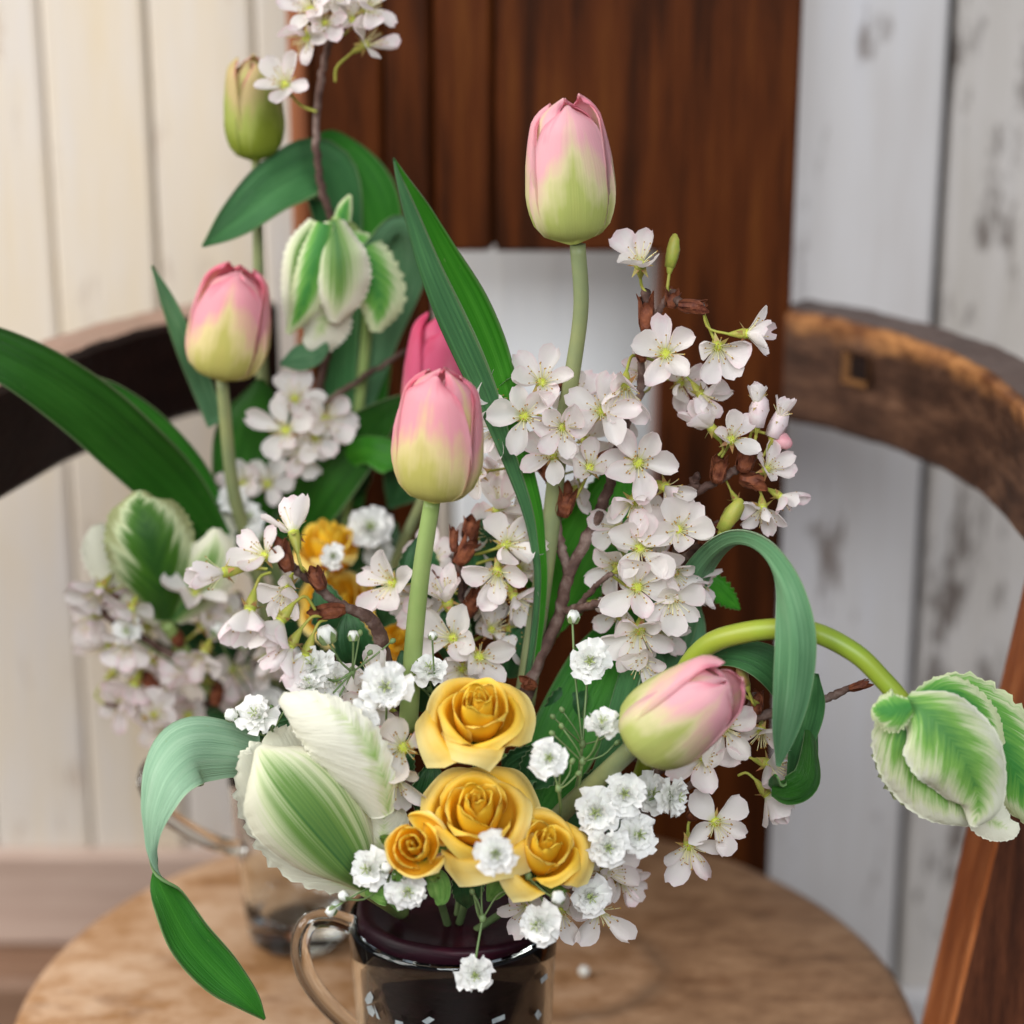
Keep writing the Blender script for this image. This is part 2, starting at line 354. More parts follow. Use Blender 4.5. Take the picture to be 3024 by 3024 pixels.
def mat_seat():
    m = Mat('seat_wood'); o = m.obj()
    g = m.noise(o, (5, 30, 1), 3, 6, .65); b = m.noise(o, (1, 1, 1), 18, 5, .6); c = m.noise(o, (1, 1.6, 1), 60, 5, .7)
    x = m.n('ShaderNodeSeparateXYZ'); m.l(o, x.inputs[0])
    f = m.math('ADD', m.math('ADD', m.math('MULTIPLY', g, .22), m.math('MULTIPLY', b, .40)), m.math('MULTIPLY', c, .38))
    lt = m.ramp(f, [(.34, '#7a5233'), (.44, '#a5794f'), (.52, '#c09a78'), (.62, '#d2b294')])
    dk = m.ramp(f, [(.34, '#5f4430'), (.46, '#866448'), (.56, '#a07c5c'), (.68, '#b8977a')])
    k = m.math('ADD', m.math('MULTIPLY', x.outputs[0], 9.0), m.math('ADD', m.math('MULTIPLY', b, .8), -.25), True)  # brighter lit left, dimmer right: light falloff put into the seat colour
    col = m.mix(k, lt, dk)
    s = m.noise(o, (1, 1, 1), 9, 3, .5); st = m.ramp(s, [(.60, '#ffffff'), (.68, '#a88e7a')])
    col = m.mix(.6, col, st, 'MULTIPLY')
    y_ = x.outputs[1]
    for (cx_, cy_, rr_, w_, lo_, hi_) in ((.045, .036, .041, .0085, 0, 1),):
        dx = m.math('SUBTRACT', x.outputs[0], cx_); dy_ = m.math('SUBTRACT', y_, cy_)
        dd = m.math('SQRT', m.math('ADD', m.math('MULTIPLY', dx, dx), m.math('MULTIPLY', dy_, dy_)))
        e = m.math('SUBTRACT', 1.0, m.math('DIVIDE', m.math('ABSOLUTE', m.math('SUBTRACT', m.math('ADD', dd, m.math('MULTIPLY', m.math('SUBTRACT', b, .5), .02)), rr_)), w_), True)
        e = m.math('MULTIPLY', e, m.math('MULTIPLY', m.math('SUBTRACT', s, .38), 6.0, True), True)
        col = m.mix(m.math('MULTIPLY', e, .55), col, '#4a3a2e')
    sp = m.ramp(m.noise(o, (1, 2.2, 1), 34, 5, .7), [(.56, '#000000'), (.68, '#ffffff')]); col = m.mix(m.math('MULTIPLY', sp, .5), col, '#6e4628')
    return m.bsdf(col, .55, .3, m.math('ADD', g, c), .35, .0012)
SEAT = mat_seat()
def mat_plank(name, a, b, c, flake, amt, warm=None):
    m = Mat(name); o = m.obj(); r = m.rand()
    g = m.noise(o, (14, 14, 1.1), 8, 5, .6, r); big = m.noise(o, (2.2, 2.2, .8), 4, 4, .55, r); sp = m.noise(o, (6, 6, 1.6), 9, 6, .7, r)
    col = m.ramp(m.math('ADD', m.math('MULTIPLY', g, .35), m.math('MULTIPLY', big, .65)), [(.35, a), (.5, b), (.65, c)])
    k = m.ramp(m.math('ADD', m.math('MULTIPLY', sp, .75), m.math('MULTIPLY', big, .25)), [(amt, '#000000'), (amt + .07, '#ffffff')])
    col = m.mix(m.math('MULTIPLY', k, .85), col, flake)
    return m.bsdf(col, .6, .25, m.math('SUBTRACT', g, k), .4, .0015)
PLANK_L = mat_plank('warm_lit_white_paint', '#d6c6ac', '#d5cbbe', '#cfcbca', '#c0ae9c', .56)  # warm light on the left planks put into the paint colour
GAPL = plain('warm_lit_gap', '#d6ccc0', .8)
PLANK_R = mat_plank('cool_lit_white_paint', '#d2ccc8', '#dcd8d6', '#dfdde0', '#7d6e64', .585)  # cool light on the right planks put into the paint colour
PLANK_W = mat_plank('flaked_cool_lit_paint', '#c6beb4', '#d4cdc6', '#dad6d3', '#5f5148', .505)
PLANK_BRIGHT = mat_plank('lightened_plank_paint', '#eef1f3', '#f3f5f5', '#f6f6f5', '#ccd0d2', .66)  # plank behind the opening, lightened to offset the shade of the panel
FLOOR = mat_wood('floor_wood', [(.3, '#281b13'), (.5, '#3d2b1f'), (.7, '#54402f')], (1, 9, 1), 5, .5, .3, .2)
def mat_glass():
    m = Mat('clear_glass'); g = m.n('ShaderNodeBsdfGlass'); g.inputs['Color'].default_value = (.97, .985, .98, 1); g.inputs['Roughness'].default_value = .015; g.inputs['IOR'].default_value = 1.46
    m.l(g.outputs[0], m.out.inputs[0]); return m.m
GLASS = mat_glass()
def mat_liner():
    m = Mat('burgundy_plastic'); o = m.obj(); n = m.noise(o, (1, 1, 5), 30, 4, .6)
    return m.bsdf(m.ramp(n, [(.3, '#0d0207'), (.55, '#220511'), (.75, '#440d20')]), .45, .18, n, .25, .002)
LINER = mat_liner(); PRINT_GLINT = plain('print_and_glint', '#a9b2b4', .4, '#7f8a8e', 0, 500)
DARKGAP = plain('dark_gap', '#2a211b', .9)

# ================================================================== SETTING
SEATZ = .22
mb = MB(); mb.add([(-4, -2.5, 0), (4, -2.5, 0), (4, 1.6, 0), (-4, 1.6, 0)], [(0, 1, 2, 3)])
fl = mb.build('floor', [FLOOR]); fl['kind'] = 'structure'; fl['label'] = 'brown wooden floor behind and below the chair'
WY = 1.17
wall = thing('wall', 'white painted vertical plank wall behind the chair, warm light painted left, cool light and flaking right', 'wall', (0, WY, 0))
xs = [P(q, 0, WY)[0] for q in (-1500, -1190, -860, -530, -215, 112, 427, 747, 1020, 1318, 2080, 2290, 2818, 3330, 3850, 4400)]
for i in range(len(xs) - 1):
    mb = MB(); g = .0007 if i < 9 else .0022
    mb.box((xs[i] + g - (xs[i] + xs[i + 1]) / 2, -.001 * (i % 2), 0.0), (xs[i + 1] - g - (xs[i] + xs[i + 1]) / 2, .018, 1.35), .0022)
    o = link('plank', mb.mesh('plank', [PLANK_L if i < 9 else (PLANK_BRIGHT if i < 10 else (PLANK_R if i < 12 else PLANK_W))], smooth=False), wall, ((xs[i] + xs[i + 1]) / 2, 0, 0))
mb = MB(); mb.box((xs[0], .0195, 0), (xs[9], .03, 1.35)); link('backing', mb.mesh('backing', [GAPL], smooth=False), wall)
mb = MB(); mb.box((xs[9] + .0001, .0195, 0), (xs[-1], .03, 1.35)); link('backing', mb.mesh('backing', [DARKGAP], smooth=False), wall)
SKIRT = mat_wood('skirting_wood', [(.32, '#a58c7c'), (.5, '#b89f90'), (.68, '#c6b1a2')], (.8, 9, 9)); PLINTH = mat_wood('plinth_wood', [(.32, '#6a4e3c'), (.5, '#866752'), (.68, '#9c7c66')], (.8, 9, 9))
mb = MB(); mb.box((xs[0], -.012, .0745), (P(1500, 0, WY)[0], -.0025, .137), .004); link('skirting', mb.mesh('skirting', [SKIRT], smooth=False), wall)
mb = MB(); mb.box((xs[0], -.05, 0), (P(1500, 0, WY)[0], -.0025, .074), .004); link('plinth', mb.mesh('plinth', [PLINTH], smooth=False), wall)
mb = MB(); mb.box((P(1510, 0, WY)[0], -.014, 0.0), (xs[-1], -.0025, .045), .002); link('skirting', mb.mesh('skirting', [PLANK_R], smooth=False), wall)

# ================================================================== CHAIR
SX, SY, SR = -.020, .843, .1945
chair = thing('wooden_chair', 'old dark wooden barrel chair with round worn seat and tall brown back panel', 'chair', (SX, SY, 0))
mb = MB(); f = np.eye(4); f[:3, 3] = (SX, SY, 0)
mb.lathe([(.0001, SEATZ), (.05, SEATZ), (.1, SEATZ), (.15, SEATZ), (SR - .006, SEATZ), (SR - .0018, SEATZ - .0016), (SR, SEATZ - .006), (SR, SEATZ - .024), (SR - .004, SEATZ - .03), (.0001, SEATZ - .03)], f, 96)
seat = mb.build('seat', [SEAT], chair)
for a in (50, 130, 230, 310):
    mb = MB(); mb.tube([(SX + .15 * math.cos(R(a)), SY + .15 * math.sin(R(a)), SEATZ - .028), (SX + .17 * math.cos(R(a)), SY + .17 * math.sin(R(a)), 0)], [.018, .013], 12)
    mb.build('leg', [POST_D], chair)
PY = 1.046
X_ = lambda q: P(q, 0, PY)[0]
zo, zu = P(0, 745, PY)[2], P(0, 1660, PY)[2]; xo0, xo1 = P(1286, 1200, PY)[0], P(1948, 1000, PY)[0]; xl, xr = X_(838), X_(2378)
CL = np.array(chair.location)
bpm = MB()
for lo_, hi_ in (((xl + .002, PY + .016, .1), (xo0 - .004, PY + .022, .96)), ((xo1 + .004, PY + .016, .1), (xr - .002, PY + .022, .96)), ((xo0 - .0038, PY + .016, zo + .0004), (xo1 + .0038, PY + .022, .96)), ((xo0 - .0038, PY + .016, .1), (xo1 + .0038, PY + .022, zu - .004))): bpm.box(lo_, hi_)
bp_o = bpm.build('back_panel', [PANEL], chair, smooth=False)
BRD = [(xl, X_(905), .1, .965, 0), (X_(905), X_(1128), .1, .965, .003), (X_(1128), xo0, .1, .965, .0005), (xo0, X_(1458), zo, .965, .001), (xo0, xo1, .1, zu, .001)]
for k, (x0, x1, z0, z1, dy_) in enumerate(BRD):
    mb = MB(); mb.box((x0 + .0007, PY + dy_, z0), (x1 - .0007, PY + .0155, z1), .002)
    o = link('board', mb.mesh('board', [PANEL_L if k == 0 else PANEL], None, False), bp_o); o.location = -CL
def l_board():
    x0, x1, x2, z0, z1, z2, y0, y1, b = X_(1458) + .0007, xo1, xr - .0007, .1, zo, .965, PY + .0004, PY + .0155, .002
    out = [(x1, z0), (x2, z0), (x2, z2), (x0, z2), (x0, z1), (x1, z1)]; inn = [(x1 + b, z0 + b), (x2 - b, z0 + b), (x2 - b, z2 - b), (x0 + b, z2 - b), (x0 + b, z1 + b), (x1 + b, z1 + b)]
    V = [(x, y0, z) for x, z in inn] + [(x, y0 + b, z) for x, z in out] + [(x, y1, z) for x, z in out]; fs = [(0, 1, 2, 5), (5, 2, 3, 4)]
    for k in range(6):
        q = (k + 1) % 6; fs += [(6 + k, 6 + q, q, k), (12 + k, 12 + q, 6 + q, 6 + k)]
    m = MB(); m.add(V, fs); return m.mesh('board', [PANEL], None, False)
o = link('board', l_board(), bp_o); o.location = -CL
mb = MB(); mb.box((xo1 + .0002, PY + .0162, zu), (xo1 + .0036, PY + .058, zo), .001); o = link('bare_edge', mb.mesh('bare_edge', [PANEL_L], None, False), bp_o); o.location = -CL
RCX, RCY, RI, RO = 0.0, .887, .207, .236
def rail(sign, mats, a0, a1, ztop, zbot, a_s=0.0, lean=.06):
    path = [(RCX + RI * math.cos(R(a_s)) + (math.tan(R(a_s)) + lean) * (RCY + RI * math.sin(R(a_s)) - y), y, math.cos(R(a_s)), math.sin(R(a_s))) for y in np.linspace(a0, RCY + RI * math.sin(R(a_s)), 10)[:-1]] + [(RCX + RI * math.cos(R(a)), RCY + RI * math.sin(R(a)), math.cos(R(a)), math.sin(R(a))) for a in np.linspace(a_s, a1, 34)]
    n = len(path); rows = []
    for k, (x, y, nx_, ny_) in enumerate(path):
        b = .0028; sec = [(0, zbot + b), (0, ztop - b), (b, ztop), (RO - RI - b, ztop), (RO - RI, ztop - b), (RO - RI, zbot + b), (RO - RI - b, zbot), (b, zbot)]
        w_ = .0005 * math.sin(k * .9) + .0003 * math.sin(k * 2.3)
        rows.append([(sign * (x + nx_ * (r + w_ * .4)), y + ny_ * (r + w_ * .4), z + w_ * .5) for r, z in sec])
    mbx = MB(); V = np.array(rows)
    fs = []; ms = []
    for k in range(n - 1):
        for j in range(8):
            q = (k * 8 + j, k * 8 + (j + 1) % 8, (k + 1) * 8 + (j + 1) % 8, (k + 1) * 8 + j)
            fs.append(q if sign < 0 else q[::-1]); ms.append(1 if j in (2,) else 0)
    fs += [tuple(range(8)), tuple((n - 1) * 8 + j for j in range(8))[::-1]]; ms += [0, 0]
    us = [.95, .5, .46, .1, .05, .0, .0, 1.0]
    UVs = np.array([[us[j], k / n] for k in range(n) for j in range(8)])
    mbx.add(V.reshape(-1, 3), fs, UVs); mbx.m = ms
    return mbx.build('arm_rail', mats, chair, smooth=False)
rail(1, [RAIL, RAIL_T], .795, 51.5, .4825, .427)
RAIL_P = mat_wood('rail_wood_sheen_top', [(.32, '#80614f'), (.5, '#a07e6c'), (.7, '#b8988a')], (3, 3, 3), 12, .4, .5, .3)  # window sheen on the left rail's top put into a paler colour
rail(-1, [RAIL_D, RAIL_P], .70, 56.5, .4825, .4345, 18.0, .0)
# square plugged mortise on the right rail's inner face
pc = P(2487, 1098, 1.005); mb = MB()
ang = math.atan2(pc[1] - RCY, pc[0] - RCX); nx = np.array([-math.cos(ang), -math.sin(ang), 0]); tx = np.array([-nx[1], nx[0], 0])
cc = np.array([RCX, RCY, pc[2]]) - nx * (RI - .0006); V = []
for dz, dt, dn in ((-.008, -.008, 0), (-.008, .008, 0), (.008, .008, 0), (.008, -.008, 0), (-.006, -.006, -.0035), (-.006, .006, -.0035), (.006, .006, -.0035), (.006, -.006, -.0035)):
    V.append(cc + tx * dt + np.array([0, 0, dz]) + nx * (dn + .0042))
mb.add(V, [(0, 1, 5, 4), (1, 2, 6, 5), (2, 3, 7, 6), (3, 0, 4, 7)], np.full((8, 2), .5), 0); mb.add(V[4:], [(0, 1, 2, 3)], None, 1)
mb.build('mortise', [mat_wood('mortise_wood', [(.32, '#4a2e1c'), (.5, '#75502f'), (.7, '#94683e')]), RAIL_D], chair, smooth=False)
# front post that carries the right rail
a_ = P(2809, 3022, .80); b_ = P(3008, 2190, .80); d = (b_ - a_) / (b_[2] - a_[2])
lo = a_ + d * (.02 - a_[2]); hi = a_ + d * (.4268 - a_[2]); dy = .043; wx = .034; V = []
for q in (lo, hi):
    for ox, oy in ((0, 0), (wx, -.004), (wx, dy), (0, dy)): V.append(q + np.array([ox, oy, 0]))
def bevel_box(V8, mats_by_face, b=.0016):
    """8 corners (bottom 4, top 4) -> prism with chamfered long edges"""
    V8 = np.array(V8); out = []
    for s_ in (0, 4):
        for k in range(4):
            p, pr, nx_ = V8[s_ + k], V8[s_ + (k - 1) % 4], V8[s_ + (k + 1) % 4]
            out += [p + nrm(pr - p) * b, p + nrm(nx_ - p) * b]
    fs = [tuple(range(8))[::-1], tuple(range(8, 16))]; ms = [0, 0]
    for j in range(8): fs.append((j, (j + 1) % 8, 8 + (j + 1) % 8, 8 + j)); ms.append(mats_by_face[j])
    return out, fs, ms
v_, f_, m_ = bevel_box(V, [0, 1, 1, 0, 0, 0, 0, 0]); mb = MB(); mb.add(v_, f_); mb.m = m_
mb.build('post', [POST, POST_D], chair, smooth=False)
# ================================================================== MUGS
MX, MY, MZ = P(1338, 2700, .748)[0], .748, SEATZ
def mug(label, x, y, rt, rb, h, handle, fm):
    t = thing('glass_mug', label, 'mug', (x, y, SEATZ), 'glass mugs standing on the round seat')
    f = np.eye(4); f[:3, 3] = (x, y, SEATZ + .0008)
    th = .0028; prof = [(.0001, 0), (rb - .004, 0), (rb, .004)]
    for k in range(1, 9): prof.append((rb + (rt - rb) * (k / 8) ** .8, .004 + (h - .006) * k / 8))
    prof += [(rt - .0006, h), (rt - th + .0006, h), (rt - th, h - .003)]
    for k in range(7, -1, -1): prof.append((rb - th + (rt - rb) * (k / 8) ** .8, max(.014, .004 + (h - .006) * k / 8)))
    prof += [(.0001, .014)]
    m = MB(); m.lathe(prof, f, 64); m.build('cup', [GLASS], t)
    hp = resample(handle, 28); m = MB()
    m.tube(hp, np.full(28, .0037), 12); m.build('handle', [GLASS], t)
    return t
hnd = [P(q[0], q[1], q[2]) for q in ((1046, 2735, .742), (985, 2712, .738), (915, 2722, .734), (886, 2790, .733), (905, 2880, .733), (965, 2965, .736), (1060, 3052, .742))]
mug1 = mug('clear glass mug at the front printed with white marks and holding the near bouquet', MX, MY, .0395, .0345, .0965, hnd, None)
# printed marks and a painted glint on the near mug
def on_mug(px, py):
    x_ = (px - W0 / 2) / FPX; y_ = -(py - W0 / 2) / FPX; dr = np.array([x_, cP + y_ * sP, -sP + y_ * cP])
    rr = .0388; a = dr[0] ** 2 + dr[1] ** 2; b = -2 * (dr[0] * MX + dr[1] * MY); c = MX ** 2 + MY ** 2 - rr ** 2
    t = (-b - math.sqrt(max(b * b - 4 * a * c, 0))) / (2 * a); p = CAM + dr * t; return math.atan2(p[1] - MY, p[0] - MX), p[2] - SEATZ
def mug_r(z): k = max(0, min(1, (z - .004) / .0905)); return .0345 + .005 * k ** .8
def mark(corners, name='print_and_glint_mark'):
    V = []
    for px, py in corners:
        a, z = on_mug(px, py); r = mug_r(z) + .00035; V.append((MX + r * math.cos(a), MY + r * math.sin(a), SEATZ + z))
    m = MB(); n = len(V); m.add(V, [tuple(range(n))]); return m.build(name, [PRINT_GLINT], mug1, smooth=False)
mark([(1592, 2890), (1612, 2872), (1615, 2888), (1596, 2905)]); mark([(1590, 2980), (1602, 2996), (1591, 3014), (1580, 2997)])
mark([(1452, 3010), (1490, 2994), (1491, 3010), (1454, 3024)]); mark([(1246, 3015), (1268, 3001), (1284, 3010), (1262, 3026)]); mark([(1167, 3012), (1190, 3018), (1190, 3030), (1167, 3030)])
mark([(1086, 2936), (1096, 2926), (1104, 2944), (1098, 2962), (1084, 2966), (1078, 2952)]); mark([(1082, 2972), (1098, 2968), (1108, 2990), (1100, 3004), (1088, 2994)]); mark([(1104, 2966), (1112, 2984), (1122, 3012), (1112, 3006)])  # leaf-shaped reflection on the glass, laid on as flat pale patches
def liner(label, x, y, r, z0, z1, dome, lipdir):
    t = thing('plant_liner', label, 'liner', (x, y, SEATZ + z0), 'dark liners inside the mugs')
    f = np.eye(4); f[:3, 3] = (x, y, SEATZ)
    prof = [(.0001, z0), (r * .82, z0), (r * .86, z0 + .004), (r * .955, z0 + (z1 - z0) * .5), (r * .995, z1 - .006), (r * 1.02, z1), (r * 1.0, z1 + .004), (r * .94, z1 + .0055), (r * .8, z1 + .002), (r * .55, z1 + dome * .4), (.0001, z1 + dome)]
    def wob(a, k): return (.010 * math.sin(5 * a + 2) + .006 * math.sin(11 * a)) * min(1, k * 1.4) + (.17 * max(0, math.cos(a - lipdir)) ** 3 if .45 < k < .75 else 0) * (1 if k > .55 else .0)
    m = MB(); m.lathe(prof, f, 72, 0, wob); m.build('plastic_film', [LINER], t); return t
liner('burgundy black plastic liner bulging over the rim of the front mug', MX, MY, .0360, .016, .0975, .004, R(-28))
BX, BYm = P(886, 2770, .915)[0], .905
h2 = [P(*q) for q in ((705, 2505, .885), (640, 2490, .87), (560, 2452, .865), (480, 2395, .86), (430, 2310, .86), (470, 2245, .87), (600, 2240, .88), (680, 2260, .885))]
mug('clear glass mug at the back left holding the blurred far bouquet', BX, BYm, .0295, .0220, .092, h2, None)
liner('dark burgundy liner inside the mug at the back left', BX, BYm, .0255, .058, .095, .004, R(200))

# ================================================================== PLANT BUILDERS
def strip_grid(ctrl, nv=26, nu=9, prof='cup', cup=.5, fringe=0, fr_n=24, wave=0, ser=0, seed=0, rib=0):
    """ctrl rows (px,py,Y, halfwidth_px, roll_deg). Returns grid V, UV."""
    rows = []
    for (px, py, Y, hw, ro) in ctrl:
        p = P(px, py, Y); ax = (p - CAM) @ (-TC); rows.append(list(p) + [hw * ax / FPX, R(ro)])
    S = resample(rows, nv); c = S[:, :3]; w = np.maximum(S[:, 3], .0002); ro = S[:, 4]
    t = nrm(np.gradient(c, axis=0)); vw = nrm(c - CAM); s_ = nrm(np.cross(vw, t)); n_ = nrm(np.cross(s_, t))
    s2 = s_ * np.cos(ro)[:, None] + n_ * np.sin(ro)[:, None]; n2 = n_ * np.cos(ro)[:, None] - s_ * np.sin(ro)[:, None]
    u = np.linspace(-1, 1, nu); rg = np.random.default_rng(seed + 11); V = np.zeros((nv, nu, 3)); UV = np.zeros((nv, nu, 2))
    ph = rg.uniform(0, 6.28, 4)
    for i in range(nv):
        v = i / (nv - 1)
        for j in range(nu):
            uu = u[j]; ww = w[i]
            if fringe and abs(uu) > .6: ww = ww * (1 + fringe * ((abs(uu) - .6) / .4) * (math.sin(fr_n * v * 6.28 / 2 + ph[0] * math.copysign(1, uu)) * .6 + math.sin(fr_n * 1.7 * v * 3.14 + ph[1]) * .5 + rg.uniform(-.14, .14)))
            if ser and abs(uu) > .8: ww = ww * (1 + ser * ((i % 2) * 2 - 1))
            if prof == 'cup': a = math.sin(uu * cup) / max(math.sin(cup), 1e-3) if cup < 1.57 else math.sin(uu * cup); b = (math.cos(uu * cup) - 1) / max(math.sin(min(cup, 1.57)), 1e-3)
            elif prof == 'v': a = uu * math.cos(cup); b = abs(uu) * math.sin(cup)
            elif prof == 'fold':
                if uu < 0: a, b = -uu * .50, -uu * .16 + .02
                else: a, b = uu, -uu * .10
            else: a, b = uu, 0
            b += wave * math.sin(v * 9 + ph[2] + uu * 1.2) * abs(uu) ** 2 + (wave * .6 * math.sin(v * 23 + ph[3]) * abs(uu) ** 3)
            if rib: b += rib * math.sin((v - .30 * abs(uu)) * 46 + ph[1] * math.copysign(1, uu)) * abs(uu) ** 1.3 + rib * .6 * math.sin((v - .30 * abs(uu)) * 83 + ph[0]) * abs(uu) ** 1.3
            V[i, j] = c[i] + s2[i] * a * ww + n2[i] * b * ww; UV[i, j] = (uu / 2 + .5, v)
    return V, UV
def leaf(root, ctrl, mats=(None, None), name='leaf', thick=.0007, **kw):
    kw.setdefault('prof', 'cup'); kw.setdefault('wave', .035); V, UV = strip_grid(ctrl, **kw); m = MB()
    # orient so that mats[0] faces the viewer side of the strip (roll 0)
    m.grid(V, UV, thick, (0, 1)); N = np.cross(V[1, 1] - V[1, 0], V[2, 0] - V[1, 0])
    return m.build(name, [mats[0] or LEAF, mats[1] or LEAF_B], root)
def stem(root, ctrl, rpx, mat, name='stem', n=40, k=10):
    pts = resample([list(P(a, b, c)) for a, b, c in ctrl], n); ax = (pts.mean(0) - CAM) @ (-TC)
    rr = np.array(rpx, float) if not np.isscalar(rpx) else np.array([rpx, rpx], float)
    rad = np.interp(np.linspace(0, 1, n), np.linspace(0, 1, len(rr)), rr) * ax / FPX
    m = MB(); m.tube(pts, rad, k); m.build(name, [mat], root); return pts, rad
TPROF = [(0, .14), (.02, .40), (.06, .63), (.14, .85), (.25, .97), (.36, 1.0), (.55, .95), (.7, .865), (.84, .76), (.94, .67), (1, .58)]
def tulip_bloom(root, base, tip, Rm, mat, spin=0.0, opened=0.0, inner=3, seed=0):
    axis = nrm(tip - base); L = np.linalg.norm(tip - base); F = frame(base, axis, spin); rg = np.random.default_rng(seed); off = np.array(root.location)
    nv, nu = 18, 13; u = np.linspace(-1, 1, nu)
    for layer, cnt, rs in ((0, 3, 1.035), (1, 3, .95), (2, inner, .66)):
        for k in range(cnt):
            a0 = k * 2.094 + layer * 1.047 + rg.uniform(-.12, .12); Lk = L * 1.05 * (1 + rg.uniform(-.065, .02)) * (1.0 if layer < 2 else .93); V = np.zeros((nv, nu, 3)); UV = np.zeros((nv, nu, 2)); tw = rg.uniform(-.08, .08)
            for i in range(nv):
                s = i / (nv - 1); v = 1 - (1 - s) ** 1.25
                r = interp(v, TPROF) * Rm * rs; r *= 1 + opened * v
                if layer == 1: r *= 1 - .30 * v ** 5
                if layer == 2: r *= 1 - .62 * v ** 3
                wv = 1.18 * interp(v, [(0, 1), (.45, 1), (.65, .93), (.8, .82), (.90, .68), (.96, .52), (1, .28)])
                wv = min(wv * (1 + (.25 if v < .1 else 0)), 1.3)
                if layer == 2: wv *= .8
                for j in range(nu):
                    uu = u[j]; th = a0 + uu * wv + tw * v
                    rr = r * (1 + .030 * uu * uu * (1 if layer == 0 else .4)) - Rm * .035 * math.exp(-(uu / .10) ** 2) * (1 - v) ** .5 - Rm * (.24 if layer == 0 else .36) * (max(0, v - .80) / .20) ** 2 * (1 - .3 * uu * uu)
                    rr += Rm * .012 * math.sin(7 * v + 3 * uu + k)
                    z = Lk * (v - .045 * max(0, v - .85) / .15) - L * (.02 + .03 * v ** 8) * uu * uu * v
                    V[i, j] = F[:3, 3] + F[:3, 0] * rr * math.cos(th) + F[:3, 1] * rr * math.sin(th) + F[:3, 2] * z; UV[i, j] = (uu / 2 + .5, v)
            m = MB(); m.grid(V, UV, .0006, (0, 0)); o = m.build('petal', [mat], root)
def tulip(label, base, tip, Rpx, mat, stem_ctrl, srpx, smat, spin=0, group='pink and yellow tulips', seed=0, inner=3, opened=0.0, cat='tulip'):
    root = thing('tulip', label, cat, P(*stem_ctrl[0]), group)
    b = P(*base); ax = (b - CAM) @ (-TC)
    if len(tip) == 4: a, bb, c, L = tip; t = b + vdir(a, bb, c) * L
    else: t = P(*tip)
    tulip_bloom(root, b, t, Rpx * ax / FPX, mat, spin, opened, inner, seed)
    stem(root, stem_ctrl, srpx, smat); return root
# ---- cherry blossom meshes
def petal_mesh(seed):
    rg = np.random.default_rng(seed); nv, nu = 7, 6; L, Wd = .0116 * rg.uniform(.92, 1.06), .0079 * rg.uniform(.78, 1.12); u = np.linspace(-1, 1, nu); V = np.zeros((nv, nu, 3)); UV = np.zeros((nv, nu, 2)); ph = rg.uniform(0, 6)
    tw = rg.uniform(-.4, .4); cp = rg.uniform(.12, .50); bend = rg.uniform(-.30, .34)
    for i in range(nv):
        v = i / (nv - 1); w = .5 * Wd * interp(v, [(0, .14), (.17, .45), (.35, .78), (.55, .98), (.7, 1), (.85, .84), (.95, .56), (1, .34)])
        for j in range(nu):
            uu = u[j]; y = L * (v - .07 * (v ** 8) * (1 - abs(uu)) ** 2); x = w * uu
            z = L * (cp * uu * uu * math.sin(v * 2.6) * .9 + bend * v * v + .03 * math.sin(v * 7 + ph) * uu)
            V[i, j] = (x + tw * z, y, z + tw * x * v); UV[i, j] = (uu / 2 + .5, v)
    m = MB(); m.grid(V, UV); return m.mesh('cherry_petal', [BLOSSOM])
PM = [petal_mesh(s) for s in range(10)]
def stamen_mesh(seed):
    rg = np.random.default_rng(seed); m = MB()
    m.lathe([(.0001, .0012), (.0012, .0010), (.0019, .0004), (.0012, -.0006)], np.eye(4), 8, 2)
    for k in range(20):
        a = k * 2.4 + rg.uniform(-.2, .2); t = rg.uniform(.12, .78); L = rg.uniform(.0048, .0080)
        d = np.array([math.sin(t) * math.cos(a), math.sin(t) * math.sin(a), math.cos(t)]); p0 = np.array([.0008 * math.cos(a), .0008 * math.sin(a), .0004]); p1 = p0 + d * L + np.array([0, 0, -.0006 * t])
        m.tube([p0, (p0 + p1) / 2 + np.array([0, 0, .0004]), p1], .00013, 3, 0, False)
        q = .00034; m.add(p1 + np.array([(q, 0, 0), (-q, 0, 0), (0, q, 0), (0, -q, 0), (0, 0, q), (0, 0, -q)]), [(0, 2, 4), (2, 1, 4), (1, 3, 4), (3, 0, 4), (2, 0, 5), (1, 2, 5), (3, 1, 5), (0, 3, 5)], None, 1)
    return m.mesh('stamens', [FILAMENT, ANTHER, PISTIL])
SM = [stamen_mesh(s) for s in range(3)]
